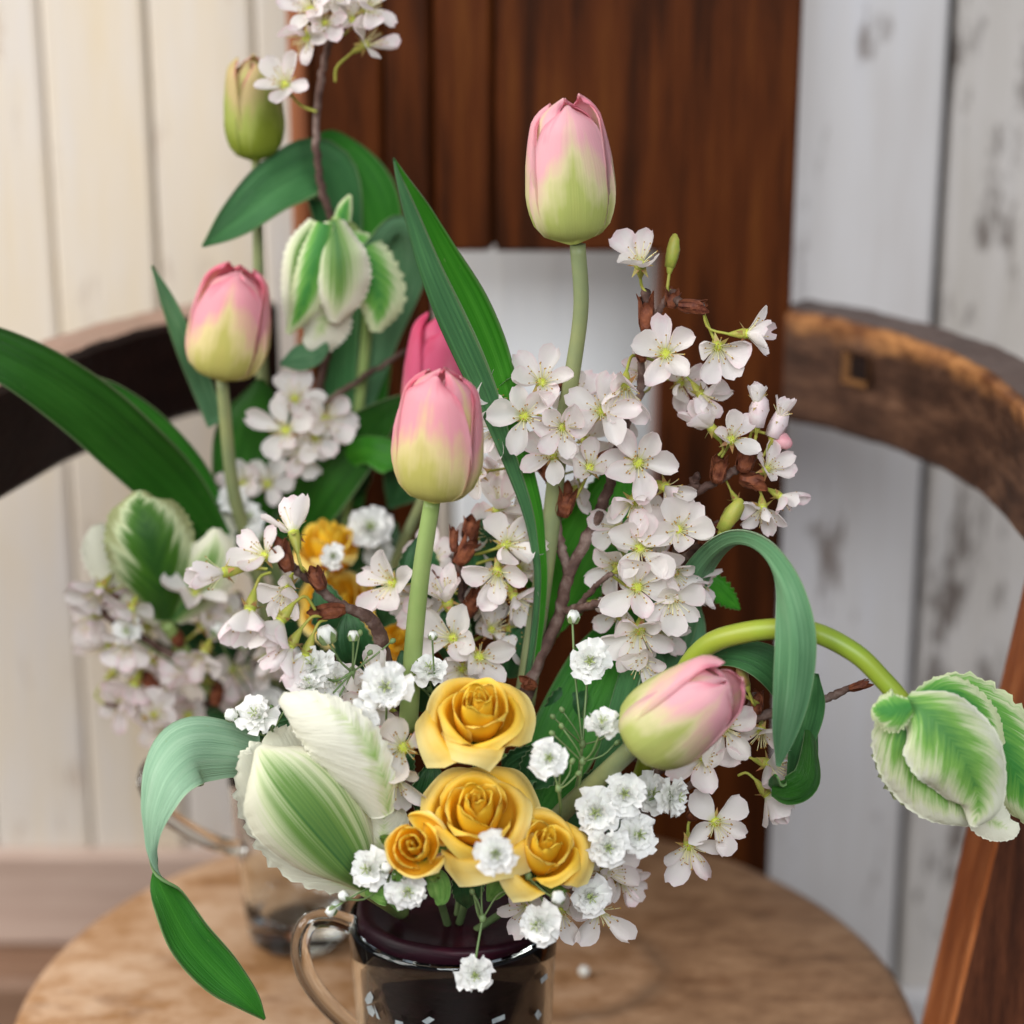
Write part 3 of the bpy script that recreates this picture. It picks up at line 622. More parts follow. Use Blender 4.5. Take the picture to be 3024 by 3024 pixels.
def blossom(root, pos, d, attach, size=1.0, openn=.32, rg=None, simple=False, pedicel=True):
    rg = rg or np.random.default_rng(int(abs(pos[0] * 1e5)) % 9999); d = nrm(np.asarray(d, float)); F = frame(pos, d, rg.uniform(0, 6.28)); m = MB(); off = np.array(root.location)
    tubeL = .0062 * size; back = pos - d * .0005
    m.lathe([(.0001, .0004), (.0019 * size, .0), (.0021 * size, -.0012), (.0015 * size, -tubeL * .6), (.0008 * size, -tubeL), (.0005 * size, -tubeL - .0008)], frame(pos, d, 0), 8, 0)
    for k in range(5):
        a = (k + .5) * 1.2566; rad = F[:3, 0] * math.cos(a) + F[:3, 1] * math.sin(a); tan = -F[:3, 0] * math.sin(a) + F[:3, 1] * math.cos(a)
        b0 = pos + rad * .0017 * size - d * .0008; b1 = b0 + rad * .0030 * size - d * .0012 * size
        m.add([b0 + tan * .0010 * size, b0 - tan * .0010 * size, b1 - d * .0006], [(0, 1, 2), (2, 1, 0)] if False else [(0, 1, 2)], None, 1)
    if pedicel and attach is not None:
        p1 = pos - d * tubeL * 1.05; p3 = np.asarray(attach); p2 = p1 - d * min(.006, np.linalg.norm(p3 - p1) * .4) + (p3 - p1) * .25
        m.tube(resample([p1, p2, p3], 8), .00055 * size, 5, 0, False)
    me = m.mesh('blossom', [CALYX, CALYX_R], pos); b = link('blossom', me, root, tuple(pos - off))
    Fm = Matrix(F[:3, :3].tolist()).to_4x4()
    for k in range(5):
        if rg.random() < .05: continue
        lift = openn + .06 + rg.uniform(-.34, .42)
        mt = Fm @ Matrix.Rotation(k * 1.2566 + rg.uniform(-.12, .12), 4, 'Z') @ Matrix.Translation((0, .0012 * size, .0002)) @ Matrix.Rotation(lift, 4, 'X') @ Matrix.Scale(size * rg.uniform(.92, 1.08), 4)
        p = link('petal', PM[rg.integers(10)], b); p.matrix_local = mt
    if not simple or True:
        s_ = link('stamens', SM[rg.integers(3)], b); s_.matrix_local = Fm @ Matrix.Scale(size, 4)
    return b
def knob(m, p, d, L, r, mat=0):
    m.lathe([(.0001, 0), (r * .8, 0), (r, L * .3), (r * 1.08, L * .55), (r * .8, L * .85), (r * .35, L), (.0001, L * 1.02)], frame(p, d, random.random() * 6), 9, mat, lambda a, k: .13 * math.sin(3 * a + 9 * k))
class Branch:
    def __init__(s, label, stemctrl, rpx, group='cherry blossom branches'):
        s.root = thing('cherry_branch', label, 'branch', P(*stemctrl[0]), group); s.pts = []; s.wood = MB(); s.first = True; s.twig(stemctrl, rpx)
    def twig(s, ctrl, rpx, n=None):
        n = n or 8 * len(ctrl); pts = resample([list(P(*q)) for q in ctrl], n); ax = (pts.mean(0) - CAM) @ (-TC)
        rr = np.interp(np.linspace(0, 1, n), np.linspace(0, 1, len(rpx)), rpx) * ax / FPX
        jit = rng.normal(0, 1, (n, 3)) * .00025; jit[0] = 0; pts = pts + jit; rr = rr * (1 + np.convolve(rng.normal(0, .09, n + 2), [.3, .4, .3], 'valid')); rr[rng.integers(2, n - 1, 3)] *= 1.18
        m = MB(); m.tube(pts, rr, 9); m.build('wood' if s.first else 'twig', [BARK], s.root); s.first = False; s.pts.append(pts)
    def near(s, p):
        a = np.vstack(s.pts); return a[np.argmin(np.linalg.norm(a - p, axis=1))]
    def bl(s, px, py, Y, d, size=1.0, openn=.32, att=None):
        p = P(px, py, Y); a = P(*att) if att else s.near(p - vdir(*d) * .012)
        return blossom(s.root, p, vdir(*d), a, size * .97, openn)
    def scale(s, px, py, Y, d=(0, 1, .2), L=70, r=22):
        m = MB(); p = P(px, py, Y); ax = Y * 1.05 / FPX; L *= ax; r *= ax; dd = vdir(*d); b0 = p - dd * L * .5
        knob(m, b0, dd, L * .75, r * .72)
        for k in range(7):
            F = frame(b0 + dd * L * (.10 * (k // 2)), dd, k * 2.4); V = np.zeros((5, 4, 3)); Lk = L * random.uniform(.62, .85)
            for i in range(5):
                v = i / 4; rr = r * interp(v, [(0, .55), (.3, .95), (.7, .92), (1, random.uniform(.75, 1.25))]); wv = .95 * interp(v, [(0, .8), (.4, 1), (.75, .75), (1, .12)])
                for j in range(4):
                    th = (-1 + 2 * j / 3) * wv; V[i, j] = F[:3, 3] + (F[:3, 0] * math.cos(th) + F[:3, 1] * math.sin(th)) * rr + dd * Lk * v
            m.grid(V, np.zeros((5, 4, 2)), .0002, (0, 0))
        m.build('bud_scale', [SCALE], s.root)
    def bud(s, px, py, Y, d, L=60, r=26, mat=None, att=None):
        p = P(px, py, Y); ax = Y * 1.05 / FPX; dd = vdir(*d); m = MB()
        knob(m, p - dd * L * ax * .4, dd, L * ax, r * ax, 0)
        m.lathe([(.0002, -.003), (.0009, -.002), (.0016, .0005), (.0014, .0025)], frame(p - dd * L * ax * .4, dd), 8, 1)
        a = P(*att) if att else s.near(p); m.tube(resample([p - dd * (L * ax * .4 + .0022), p - dd * (L * ax * .4 + .006) + (a - p) * .2, a], 7), .0006, 5, 1, False)
        m.build('bud', [mat or BLOSSOM, CALYX], s.root)
# ---- baby's breath
def gyp_mesh(seed):
    rg = np.random.default_rng(seed); m = MB(); Rr = .0066
    for cnt, lift, sc_ in ((9 + seed % 3, rg.uniform(-.1, .25), 1.0), (9, .42, .90), (8, .85, .74), (6, 1.2, .5)):
        for k in range(cnt):
            a = k * 6.2832 / cnt + rg.uniform(-.2, .2); L = Rr * sc_ * rg.uniform(.75, 1.15); w = L * rg.uniform(.36, .56); li = lift + rg.uniform(-.32, .32)
            nv, nu = 4, 6; V = np.zeros((nv, nu, 3)); UV = np.zeros((nv, nu, 2))
            for i in range(nv):
                v = i / (nv - 1)
                for j in range(nu):
                    uu = -1 + 2 * j / (nu - 1); x = w * uu * (.18 + .82 * v ** .8); y = L * v * (1 - .10 * uu * uu) + (L * rg.uniform(-.07, .05) * (v > .9)) ; z = L * (.13 * math.sin(j * 2.1 + k * 3) * v + .12 * v * v)
                    c, s_ = math.cos(li), math.sin(li); y2, z2 = y * c - z * s_, y * s_ + z * c
                    V[i, j] = (x * math.cos(a) - y2 * math.sin(a), x * math.sin(a) + y2 * math.cos(a), z2); UV[i, j] = (uu / 2 + .5, v)
            m.grid(V, UV)
    return m.mesh('babys_breath_flower', [GYP])
GM = [gyp_mesh(s) for s in range(9)]
def gyp_heart():
    rg = np.random.default_rng(5); m = MB(); m.lathe([(.0001, .0026), (.0007, .0024), (.0011, .0012), (.0009, 0)], np.eye(4), 7)
    for k in range(5):
        a = k * 1.257; m.tube([(0, 0, .002), (.0008 * math.cos(a), .0008 * math.sin(a), .0036), (.0017 * math.cos(a), .0017 * math.sin(a), .0042)], .00022, 3)
    return m.mesh('heart', [GYPG])
GH = gyp_heart()
def gyp_calyx():
    m = MB(); m.lathe([(.0003, -.0042), (.0012, -.0036), (.0018, -.0018), (.0021, .0006)], np.eye(4), 8, 0, lambda a, k: .2 * math.sin(5 * a) * k); return m.mesh('calyx', [GYPC])
GC = gyp_calyx()
def gypsophila(label, base, heads, buds=(), node=None, group="baby's breath sprigs", size=1.0):
    b = P(*base); root = thing('babys_breath_sprig', label, 'flower sprig', b, group); rg = np.random.default_rng(int(base[0]) + int(base[1])); off = b
    nd = P(*node) if node else None; m = MB()
    if nd is not None: m.tube(resample([b, (b + nd) / 2 + rg.normal(0, .0015, 3), nd], 12), .00062, 5); knob(m, nd - vdir(0, 1, 0) * .001, vdir(0, 1, 0), .003, .0012)
    for (px, py, Y, d, s_) in heads:
        p = P(px, py, Y); dd = vdir(*d); F = frame(p, dd, rg.uniform(0, 6.28)); src = nd if nd is not None else b
        Fm = Matrix(F[:3, :3].tolist()).to_4x4() @ Matrix.Scale(s_ * size, 4)
        h = link('flower', GM[rg.integers(9)], root); h.matrix_local = Matrix.Translation(Vector(p - off)) @ Fm
        c1 = link('heart', GH, h); c2 = link('calyx', GC, h)
        q = p - dd * .0042 * s_; m.tube(resample([q, q - dd * .004 + (src - q) * .35, src], 10), .00045, 4, 0, False)
    for (px, py, Y, d, rpx) in buds:
        p = P(px, py, Y); dd = vdir(*d); r = rpx * Y * 1.05 / FPX; bm = MB()
        bm.lathe([(.0001, -r), (r * .7, -r * .8), (r, 0), (r * .90, r * .5), (r * .66, r * 1.0), (r * .30, r * .86), (.0001, r * .98)], frame(p, dd), 20, 0, lambda a, k: (.05 + .13 * k) * math.sin(5 * a + 5 * k) + .05 * math.sin(11 * a + 7 * k))
        for k in range(5):
            F = frame(p, dd, k * 1.257 + .4); x = F[:3, 0]; y = F[:3, 1]
            bm.add([p + x * r * .80 - dd * r * .9 + y * r * .36, p + x * r * .80 - dd * r * .9 - y * r * .36, p + x * r * 1.13 - dd * r * .1 + y * r * .40, p + x * r * 1.13 - dd * r * .1 - y * r * .40, p + x * r * 1.08 + dd * r * .5], [(0, 2, 3, 1), (2, 4, 3)], None, 1)
        bm.build('bud', [GYP, GYPC], root); src = nd if nd is not None else b; q = p - dd * r; m.tube(resample([q, q - dd * .003 + (src - q) * .35, src], 8), .0004, 4, 0, False)
    src = nd if nd is not None else b
    for k in range(3):
        q = src + vdir(rg.uniform(-.7, .7), rg.uniform(.3, 1), rg.uniform(-.2, .5)) * rg.uniform(.008, .018); m.tube(resample([src, (src + q) / 2 + rg.normal(0, .001, 3), q], 7), .00032, 4)
        knob(m, q, q - src, .0022, .0009)
    m.build('stalk', [THIN], root); return root
# ---- roses
def rose(label, center, d, Rpx, Hf=1.25, n=20, seed=0, flare=1.0, group='yellow roses', base_to=None, sepals=True, spin=0):
    c = P(*center); ax = (c - CAM) @ (-TC); Rr = Rpx * ax / FPX; axis = vdir(*d); H = Rr * Hf; base = c - axis * H * .80
    root = thing('yellow_rose', label, 'rose', base, group); F = frame(base, axis, spin); rg = np.random.default_rng(seed)
    nv, nu = 13, 13; u = np.linspace(-1, 1, nu)
    for i in range(n):
        t = i / (n - 1); a0 = i * 2.3999 + rg.uniform(-.5, .5); rho = Rr * rg.uniform(.93, 1.06) * (.035 + .42 * (t / .55) ** .9 if t < .55 else .47 + .36 * (t - .55) / .45); h = H * (1 - .36 * max(0, t - .3) ** 1.3 / .63) * rg.uniform(.97, 1.03)
        wv = (1.75 - .70 * t) * rg.uniform(.82, 1.12); fl = flare * max(0, t - .50) / .50
        V = np.zeros((nv, nu, 3)); UV = np.zeros((nv, nu, 2)); ph = rg.uniform(0, 6.28); asym = .20 * (1 - .5 * t)
        for a in range(nv):
            v = a / (nv - 1); g = math.sin(min(1, v * 1.35 + .10) * math.pi / 2)
            inn = -.28 * (1 - t) ** 2 * max(0, v - .55) / .45
            for b in range(nu):
                uu = u[b]; tp = interp(v, [(0, .75), (.4, 1), (.75, .98), (.9, .80), (1, .48)]); th = a0 + uu * wv * tp
                curl = fl * (max(0, v - .62) / .38) ** 2 * (1.0 - .15 * uu * uu)
                edge = fl * .30 * (abs(uu) ** 4) * v
                r = rho * (.25 + .75 * g) * (1 + inn) + Rr * (.40 * curl + .13 * edge) + rho * asym * uu * .55 + Rr * .012 * math.sin(5 * uu + ph + 4 * v)
                z = h * (v ** .92) - H * (.17 * (uu ** 2) * v * (.35 + t) + .17 * curl) + H * .022 * math.sin(3 * uu + ph) * v
                z -= H * fl * .20 * max(0, v - .86) / .14
                V[a, b] = base + F[:3, 0] * r * math.cos(th) + F[:3, 1] * r * math.sin(th) + F[:3, 2] * z; UV[a, b] = (uu / 2 + .5, v)
        m = MB(); m.grid(V, UV, .0004, (0, 0)); m.build('petal', [ROSE_IN if t < .45 else (ROSE_MID if t < .78 else ROSE_OUT)], root)
    if sepals:
        m = MB(); m.lathe([(.0001, -.010), (.0022, -.009), (.0034, -.004), (.0040, .0005), (Rr * .34, .003)], frame(base, axis), 12); m.build('hip', [SEPAL], root)
        for k in range(5):
            a = k * 1.2566 + .3; rad = F[:3, 0] * math.cos(a) + F[:3, 1] * math.sin(a); tan = -F[:3, 0] * math.sin(a) + F[:3, 1] * math.cos(a); V = np.zeros((7, 3, 3)); UV = np.zeros((7, 3, 2))
            for i in range(7):
                v = i / 6; w = .0038 * (1 - v) ** .8 * (.6 + v); p = base + rad * (.003 + Rr * .72 * math.sin(v * 1.3)) + axis * (Rr * .55 * v ** 1.6 - .001)
                for j in range(3): V[i, j] = p + tan * w * (j - 1) + rad * .0012 * abs(j - 1); UV[i, j] = (j / 2, v)
            m = MB(); m.grid(V, UV, .0005, (0, 0)); m.build('sepal', [SEPAL], root)
    tgt = np.array([MX, MY, SEATZ + .085]) if base_to is None else np.array(base_to); m = MB(); m.tube(resample([base - axis * .009, base - axis * .02 + (tgt - base) * .2, tgt], 14), .0014, 8); m.build('stem', [THIN], root)
    return root
# ---- parrot tulip from individually shaped petals
def parrot(label, petals, stem_ctrl, srpx, smat=None, group='green and white parrot tulips'):
    root = thing('parrot_tulip', label, 'tulip', P(*stem_ctrl[0]), group)
    for k, (ctrl, cup, mat, fr, wv, *rb) in enumerate(petals):
        V, UV = strip_grid(ctrl, 72, 19, 'cup', cup, fr, 30, wv, 0, k * 7 + int(abs(stem_ctrl[0][0])), rb[0] if rb else .014)
        m = MB(); m.grid(V, UV, .0006, (0, 0)); m.build('petal', [mat], root)
    stem(root, stem_ctrl, srpx, smat or STEM); return root

# ================================================================== NEAR BOUQUET
MUGC = (1400, 2660, .748)
# tall tulip with its folded leaf
t1 = tulip('tallest pink and yellow green tulip, upright on a long stem at the top centre', (1692, 716, .775), (1668, 292, .772), 126, T_pink,
      [(1548, 2080, .76), (1590, 1800, .768), (1625, 1560, .772), (1655, 1300, .774), (1692, 1090, .775), (1716, 900, .775), (1706, 722, .775)], [34, 30, 26, 23, 24], STEM_D, spin=.55, seed=1)
leaf(t1, [(1545, 2040, .757, 30, 0), (1568, 1880, .760, 34, 0), (1580, 1720, .762, 36, 0), (1570, 1620, .763, 42, 0), (1540, 1500, .763, 62, 0), (1468, 1320, .762, 92, 0), (1412, 1195, .760, 132, 0), (1350, 1071, .757, 160, 0), (1288, 935, .754, 162, 0), (1238, 796, .751, 132, 0), (1195, 636, .748, 82, 0), (1172, 530, .746, 34, 0), (1163, 468, .745, 3, 0)],
     (LEAF_L2, LEAF_M), prof='fold', nv=70, nu=13, thick=.0012)
t2 = tulip('pink tulip with yellow base standing upright, left of the opening in the chair back', (1285, 1478, .728), (1310, 1095, .726), 123, T_rose,
      [(1205, 2150, .738), (1222, 1900, .733), (1245, 1680, .730), (1276, 1480, .728)], [31, 29, 27, 25], STEM, spin=2.35, seed=4, inner=3, opened=.10)
t3 = tulip('short pink and yellow tulip tilted to the right beside the yellow roses', (1872, 2200, .690), (.70, .56, .44, .0445), 134, T_pink,
      [(1560, 2520, .735), (1660, 2400, .718), (1780, 2290, .700), (1872, 2205, .690)], [30, 29, 28, 27], STEM_D, spin=.35, seed=8, opened=-.10, inner=4)
# leaf behind the roses, right of the branch
leaf(t3, [(1560, 2420, .745, 60, 0), (1650, 2230, .752, 105, 8), (1740, 2050, .762, 110, 15), (1820, 1900, .775, 85, 25), (1880, 1790, .785, 20, 30)], (LEAF, LEAF_B), prof='v', cup=.25, nv=30)
leaf(t3, [(1660, 2480, .74, 30, 0), (1780, 2300, .735, 40, 30), (1850, 2060, .745, 45, 40), (1900, 1900, .77, 40, 30), (1990, 1780, .79, 70, 0), (2020, 1690, .80, 20, 0)], (LEAF_G, LEAF_B), prof='v', cup=.3, nv=30)
leaf(t3, [(1900, 2060, .765, 40, 0), (1960, 1930, .77, 100, 0), (1990, 1830, .775, 90, 0), (1960, 1660, .78, 20, 0)], (LEAF_B, LEAF), cup=.4)
# arching parrot tulip on the right
pr = parrot('green and white parrot tulip drooping from an arched stem at the far right', [
    ([(2640, 2110, .712, 20, 0), (2625, 2200, .712, 48, 0), (2690, 2320, .712, 60, 0), (2800, 2390, .712, 15, 0)], .6, PARROT_G, .12, .05),
    ([(2700, 2075, .715, 30, 10), (2830, 2070, .712, 95, 10), (2950, 2190, .708, 120, 5), (3020, 2330, .706, 105, 0), (3060, 2440, .706, 20, 0)], .95, PARROT_G, .10, .08),
    ([(2690, 2070, .70, 20, 0), (2800, 2045, .703, 50, 0), (2900, 2120, .704, 50, 0), (2960, 2200, .704, 10, 0)], .7, PARROT_G, .1, .08),
    ([(2850, 2330, .706, 50, 0), (2920, 2415, .703, 60, 0), (2975, 2445, .702, 40, 0), (3010, 2440, .702, 8, 0)], .6, PARROT_W, .05, .05),
    ([(2655, 2072, .695, 46, 0), (2680, 2165, .690, 118, -8), (2750, 2275, .688, 140, -5), (2830, 2370, .690, 105, 0), (2880, 2425, .692, 30, 0)], .85, PARROT_M, .035, .06),
    ([(2672, 2068, .690, 30, 0), (2760, 2130, .683, 118, 12), (2850, 2250, .680, 135, 10), (2890, 2370, .682, 85, 6), (2875, 2440, .684, 12, 0)], .9, PARROT_M, .02, .05, .010),
    ([(2690, 2085, .686, 25, 0), (2640, 2100, .685, 60, 0), (2592, 2095, .687, 40, 0), (2575, 2090, .688, 8, 0)], .9, PARROT_G, .15, .08)],
    [(1880, 2330, .745), (1955, 2120, .735), (2060, 1930, .725), (2200, 1868, .715), (2380, 1862, .706), (2520, 1925, .700), (2610, 2010, .697), (2675, 2085, .695)], [26, 28, 33, 31, 30, 28, 29], STEM_O)
leaf(pr, [(1960, 2060, .77, 40, 0), (2000, 1860, .765, 60, 0), (2062, 1700, .755, 48, -20), (2150, 1610, .735, 42, -50), (2240, 1625, .715, 45, -60), (2310, 1730, .70, 58, -35), (2345, 1880, .692, 70, -8), (2340, 2030, .690, 66, 0), (2318, 2160, .690, 44, 0), (2298, 2262, .691, 5, 0)],
     (LEAF_B, LEAF_P), prof='v', cup=-.55, nv=64, nu=11, thick=.001)
leaf(pr, [(1960, 2060, .745, 30, 0), (2060, 1955, .735, 30, 0), (2160, 1925, .725, 40, 20), (2270, 1960, .72, 55, 10), (2350, 2060, .72, 52, 0), (2385, 2200, .722, 30, 0), (2392, 2280, .722, 22, 30), (2370, 2320, .718, 40, 60), (2300, 2320, .705, 30, 60), (2290, 2290, .70, 5, 60)],
     (LEAF_G, LEAF), prof='cup', cup=.6, nv=56, nu=9, thick=.001)
leaf(pr, [(2330, 2330, .716, 10, 0), (2370, 2180, .714, 42, 0), (2395, 2080, .714, 44, 0), (2412, 1990, .714, 6, 0)], (LEAF_G, LEAF_B), prof='v', cup=-.4)
leaf(pr, [(2280, 2330, .705, 20, 0), (2330, 2335, .702, 42, 0), (2385, 2300, .705, 45, -20), (2395, 2200, .712, 26, -40), (2385, 2120, .716, 8, -40)], (LEAF_D, LEAF_G), cup=.6)
# big parrot tulip at the left with its hanging leaf
pl = parrot('large creamy white parrot tulip with green flames over the front mug rim', [
    ([(1065, 2625, .712, 30, 0), (900, 2520, .710, 90, 0), (800, 2370, .708, 95, 0), (745, 2225, .706, 40, 0), (735, 2205, .706, 6, 0)], .8, PARROT_W, .12, .08),
    ([(1085, 2560, .715, 40, 0), (1010, 2390, .717, 100, 0), (900, 2270, .717, 110, 0), (810, 2215, .716, 75, 0), (770, 2205, .716, 15, 0)], .7, PARROT_W, .08, .08),
    ([(1105, 2580, .71, 25, 0), (1120, 2500, .705, 60, 0), (1135, 2430, .705, 70, 0), (1120, 2350, .706, 15, 0)], .8, PARROT_W, .05, .05),
    ([(1082, 2625, .695, 26, 0), (1030, 2545, .686, 125, 0), (935, 2420, .680, 172, 0), (845, 2310, .680, 150, 0), (790, 2240, .684, 92, 0), (765, 2205, .690, 25, 0)], 1.25, PARROT, .018, .03, .004),
    ([(1122, 2415, .690, 40, 25), (1062, 2300, .684, 100, 25), (985, 2190, .682, 106, 22), (900, 2110, .685, 76, 18), (828, 2058, .690, 15, 10)], .95, PARROT_S, .06, .05, .04)],
    [(1185, 2690, .742), (1140, 2660, .725), (1085, 2620, .70)], [26, 26, 30], STEM)
leaf(pl, [(760, 2235, .725, 60, 0), (660, 2215, .718, 88, 0), (560, 2220, .708, 102, -10), (490, 2290, .700, 84, -25), (455, 2390, .696, 55, -35), (447, 2480, .694, 22, -30), (455, 2540, .693, 14, 40), (490, 2640, .692, 44, 172), (560, 2770, .69, 64, 176), (650, 2875, .688, 62, 180), (730, 2950, .686, 36, 182), (782, 3010, .685, 3, 182)],
     (LEAF_P, LEAF), prof='cup', cup=.55, nv=80, nu=11, thick=.0011)
# small leaves by the parrot's base
leaf(pl, [(1080, 2625, .70, 15, 0), (1130, 2640, .69, 32, 0), (1160, 2650, .69, 25, 0), (1180, 2690, .69, 5, 0)], (SEPAL, SEPAL), cup=.4)
# roses
rose('largest yellow rose, fully open, at the top of the rose cluster', (1412, 2076, .692), (.02, .62, .78), 156, 1.42, 18, 3, 1.05)
rose('yellow rose in the middle, directly under the largest rose', (1410, 2372, .680), (.03, .58, .81), 172, 1.42, 17, 5, 1.1)
rose('small round yellow rosebud beside the large parrot tulip', (1218, 2495, .668), (-.10, .30, .95), 116, 1.4, 12, 9, .30)
rose('yellow rose half open at the lower right of the rose cluster', (1612, 2482, .677), (.14, .55, .82), 142, 1.6, 14, 14, 1.0)
# rose leaves and filler
for lab, b, c in (('yellow', 0, 0),):
    rr = thing('rose_leaf_spray', 'dark green rose leaves filling the middle of the front bouquet', 'leaves', P(*MUGC))
    for k, (x, y, Y, a, L, hw) in enumerate([(1150, 2330, .74, 70, 160, 50), (1060, 1990, .765, 100, 190, 60), (1250, 2100, .75, 110, 190, 60), (1320, 1950, .775, 80, 180, 60), (1500, 2000, .775, 60, 200, 70), (1620, 2150, .765, 50, 170, 60), (1480, 2300, .74, 30, 160, 60), (1560, 2330, .735, 60, 170, 60), (1000, 2130, .76, 140, 180, 60), (1100, 2150, .755, 80, 180, 60), (800, 2140, .75, 10, 150, 55), (1700, 2350, .74, 20, 160, 55), (1250, 2420, .715, 80, 180, 50), (1380, 2560, .71, -90, 120, 50), (1790, 2450, .735, 10, 140, 50), (1450, 1760, .79, 95, 260, 80), (1240, 1800, .79, 90, 220, 70), (1010, 1900, .785, 110, 200, 60), (1560, 2560, .715, -40, 110, 45), (1130, 1850, .80, 70, 200, 60), (1380, 1900, .795, 100, 240, 80)]):
        dx, dy = math.cos(R(a)), -math.sin(R(a))
        leaf(rr, [(x, y, Y, 6, 0), (x + dx * L * .35, y + dy * L * .35, Y - .004, hw, 10 * (k % 5 - 2)), (x + dx * L * .7, y + dy * L * .7, Y - .004, hw * .8, 10 * (k % 3)), (x + dx * L, y + dy * L, Y, 4, 0)], (ROSELEAF, ROSELEAF), prof='v', cup=.25, nv=22, nu=7, ser=.05, thick=.0005)
    for c_ in ([(1255, 2570, .682, 10, 0), (1290, 2600, .68, 34, 0), (1300, 2650, .68, 28, 0), (1290, 2672, .68, 3, 0)], [(1510, 2560, .69, 10, 0), (1480, 2600, .688, 36, 0), (1455, 2640, .688, 24, 0), (1440, 2660, .69, 3, 0)]):
        leaf(rr, c_, (SEPAL, SEPAL), cup=.4, nv=16, thick=.0005)

# ---- main cherry branch
A = Branch('tall forked cherry blossom branch rising up the centre in front of the chair back opening', [(1530, 2120, .755), (1590, 1950, .76), (1645, 1840, .765), (1680, 1700, .768), (1750, 1560, .772), (1795, 1450, .775), (1822, 1340, .777), (1860, 1230, .779), (1893, 1150, .78), (1902, 1010, .782), (1945, 920, .783), (1980, 860, .784)], [24, 20, 19, 19, 17, 17, 15, 12, 11, 11, 10, 9])
A.twig([(1680, 1700, .768), (1655, 1600, .772), (1640, 1500, .776), (1622, 1420, .778), (1612, 1360, .78)], [15, 14, 12, 12, 13])
A.twig([(1812, 1360, .776), (1835, 1290, .77), (1850, 1225, .766)], [12, 11, 9])
A.twig([(1665, 1805, .766), (1740, 1790, .755), (1810, 1772, .75)], [12, 13, 12]); A.twig([(1690, 1810, .768), (1750, 1740, .76), (1810, 1690, .757)], [9, 9, 8])
A.twig([(1980, 860, .784), (2020, 905, .777), (2070, 905, .772)], [11, 15, 18]); A.twig([(1930, 985, .783), (1912, 930, .778), (1910, 860, .774)], [16, 20, 15])
A.scale(2050, 905, .772, (1, -.1, .2), 90, 22); A.scale(1908, 920, .774, (0, 1, .2), 120, 24); A.scale(1985, 880, .782, (.1, 1, .1), 60, 22); A.scale(1620, 1395, .776, (-.6, .8, .2), 80, 26); A.scale(1672, 1480, .770, (.25, 1, .2), 95, 28)
A.scale(1890, 1040, .777, (-.3, .9, .2), 60, 16); A.scale(1800, 1340, .772, (.9, .3, .2), 80, 14); A.scale(1560, 2020, .75, (-.8, .4, .4), 50, 20); A.scale(1630, 1150, .775, (-.7, -.5, .2), 70, 20)
for args in [(1891, 780, .768, (-.05, .55, .8), 1.12, .45, (1908, 865, .774)), (1965, 1045, .765, (.0, .15, 1), 1.2, .22), (2120, 1025, .765, (.1, -.45, .9), 1.1, .35, (2075, 915, .772)), (2205, 985, .768, (.9, .0, .4), 1.0, .75, (2075, 908, .772)), (2070, 1165, .775, (.5, -.75, .4), .95, .5, (1990, 1105, .775)),
             (1846, 1140, .762, (-.1, -.75, .65), 1.15, .4), (1777, 1214, .758, (-.05, .15, 1), 1.12, .18), (1662, 1262, .757, (.1, -.25, .95), 1.05, .3), (1600, 1130, .762, (.05, .40, .9), 1.1, .2, (1625, 1210, .775)), (1548, 1230, .757, (.15, .0, 1), 1.12, .25), (1452, 1165, .765, (.75, .1, .7), .95, .4, (1610, 1230, .775)),
             (1470, 1262, .768, (-.3, -.4, .8), 1.0, .4, (1600, 1330, .775)), (1633, 1345, .762, (-.3, .2, .9), 1.0, .42), (1741, 1382, .762, (.1, .35, .9), 1.1, .38, (1700, 1470, .77)), (1885, 1368, .757, (.0, .05, 1), 1.2, .28), (1872, 1482, .757, (-.15, -.6, .8), 1.1, .4), (1966, 1440, .762, (.6, -.35, .7), 1.05, .5),
             (1415, 1395, .772, (-.55, -.1, .8), .95, .3, (1580, 1370, .778)), (2002, 1565, .752, (.05, .1, .95), 1.18, .28), (1890, 1618, .75, (.05, .05, 1), 1.2, .26), (1882, 1735, .748, (.1, .1, 1), 1.22, .3), (1990, 1690, .757, (.25, -.3, .9), 1.0, .45), (1985, 1765, .748, (-.0, -.55, .85), 1.15, .4), (1888, 1862, .748, (-.1, -.55, .8), 1.2, .4), (1890, 1945, .747, (.1, -.5, .85), 1.05, .45), (2045, 1720, .76, (.9, -.4, .3), .9, .6)]:
    A.bl(*args)
for args in [(1700, 1180, .786, (.2, .3, .9), 1.0, .35), (1730, 1300, .785, (.1, -.3, .9), 1.0, .4), (1560, 1330, .785, (-.2, -.3, .9), 1.0, .4), (1820, 1290, .785, (.2, .2, .9), .95, .35), (1700, 1440, .784, (-.2, -.5, .8), .9, .5), (1930, 1545, .775, (-.1, .4, .9), 1.05, .4), (1830, 1560, .772, (-.4, .1, .8), 1.0, .4), (1820, 1670, .768, (-.4, -.2, .8), 1.0, .4), (1945, 1660, .768, (.3, .3, .9), 1.0, .4), (1940, 1850, .766, (.3, -.4, .8), 1.0, .5), (1835, 1800, .765, (-.4, -.3, .8), .95, .5), (1900, 1100, .79, (-.3, .3, .9), .95, .5), (2010, 1130, .788, (.3, -.2, .9), .95, .45)]:
    A.bl(*args)
A.bud(1985, 750, .785, (.15, 1, .1), 95, 18, CALYX)
leaf(A.root, [(1640, 1860, .79, 20, 0), (1690, 1720, .792, 95, 0), (1760, 1580, .795, 120, 0), (1815, 1440, .80, 70, 0), (1850, 1340, .80, 5, 0)], (CHLEAF, CHLEAF), prof='v', cup=.3, nv=44, nu=7, ser=.06, thick=.0005)
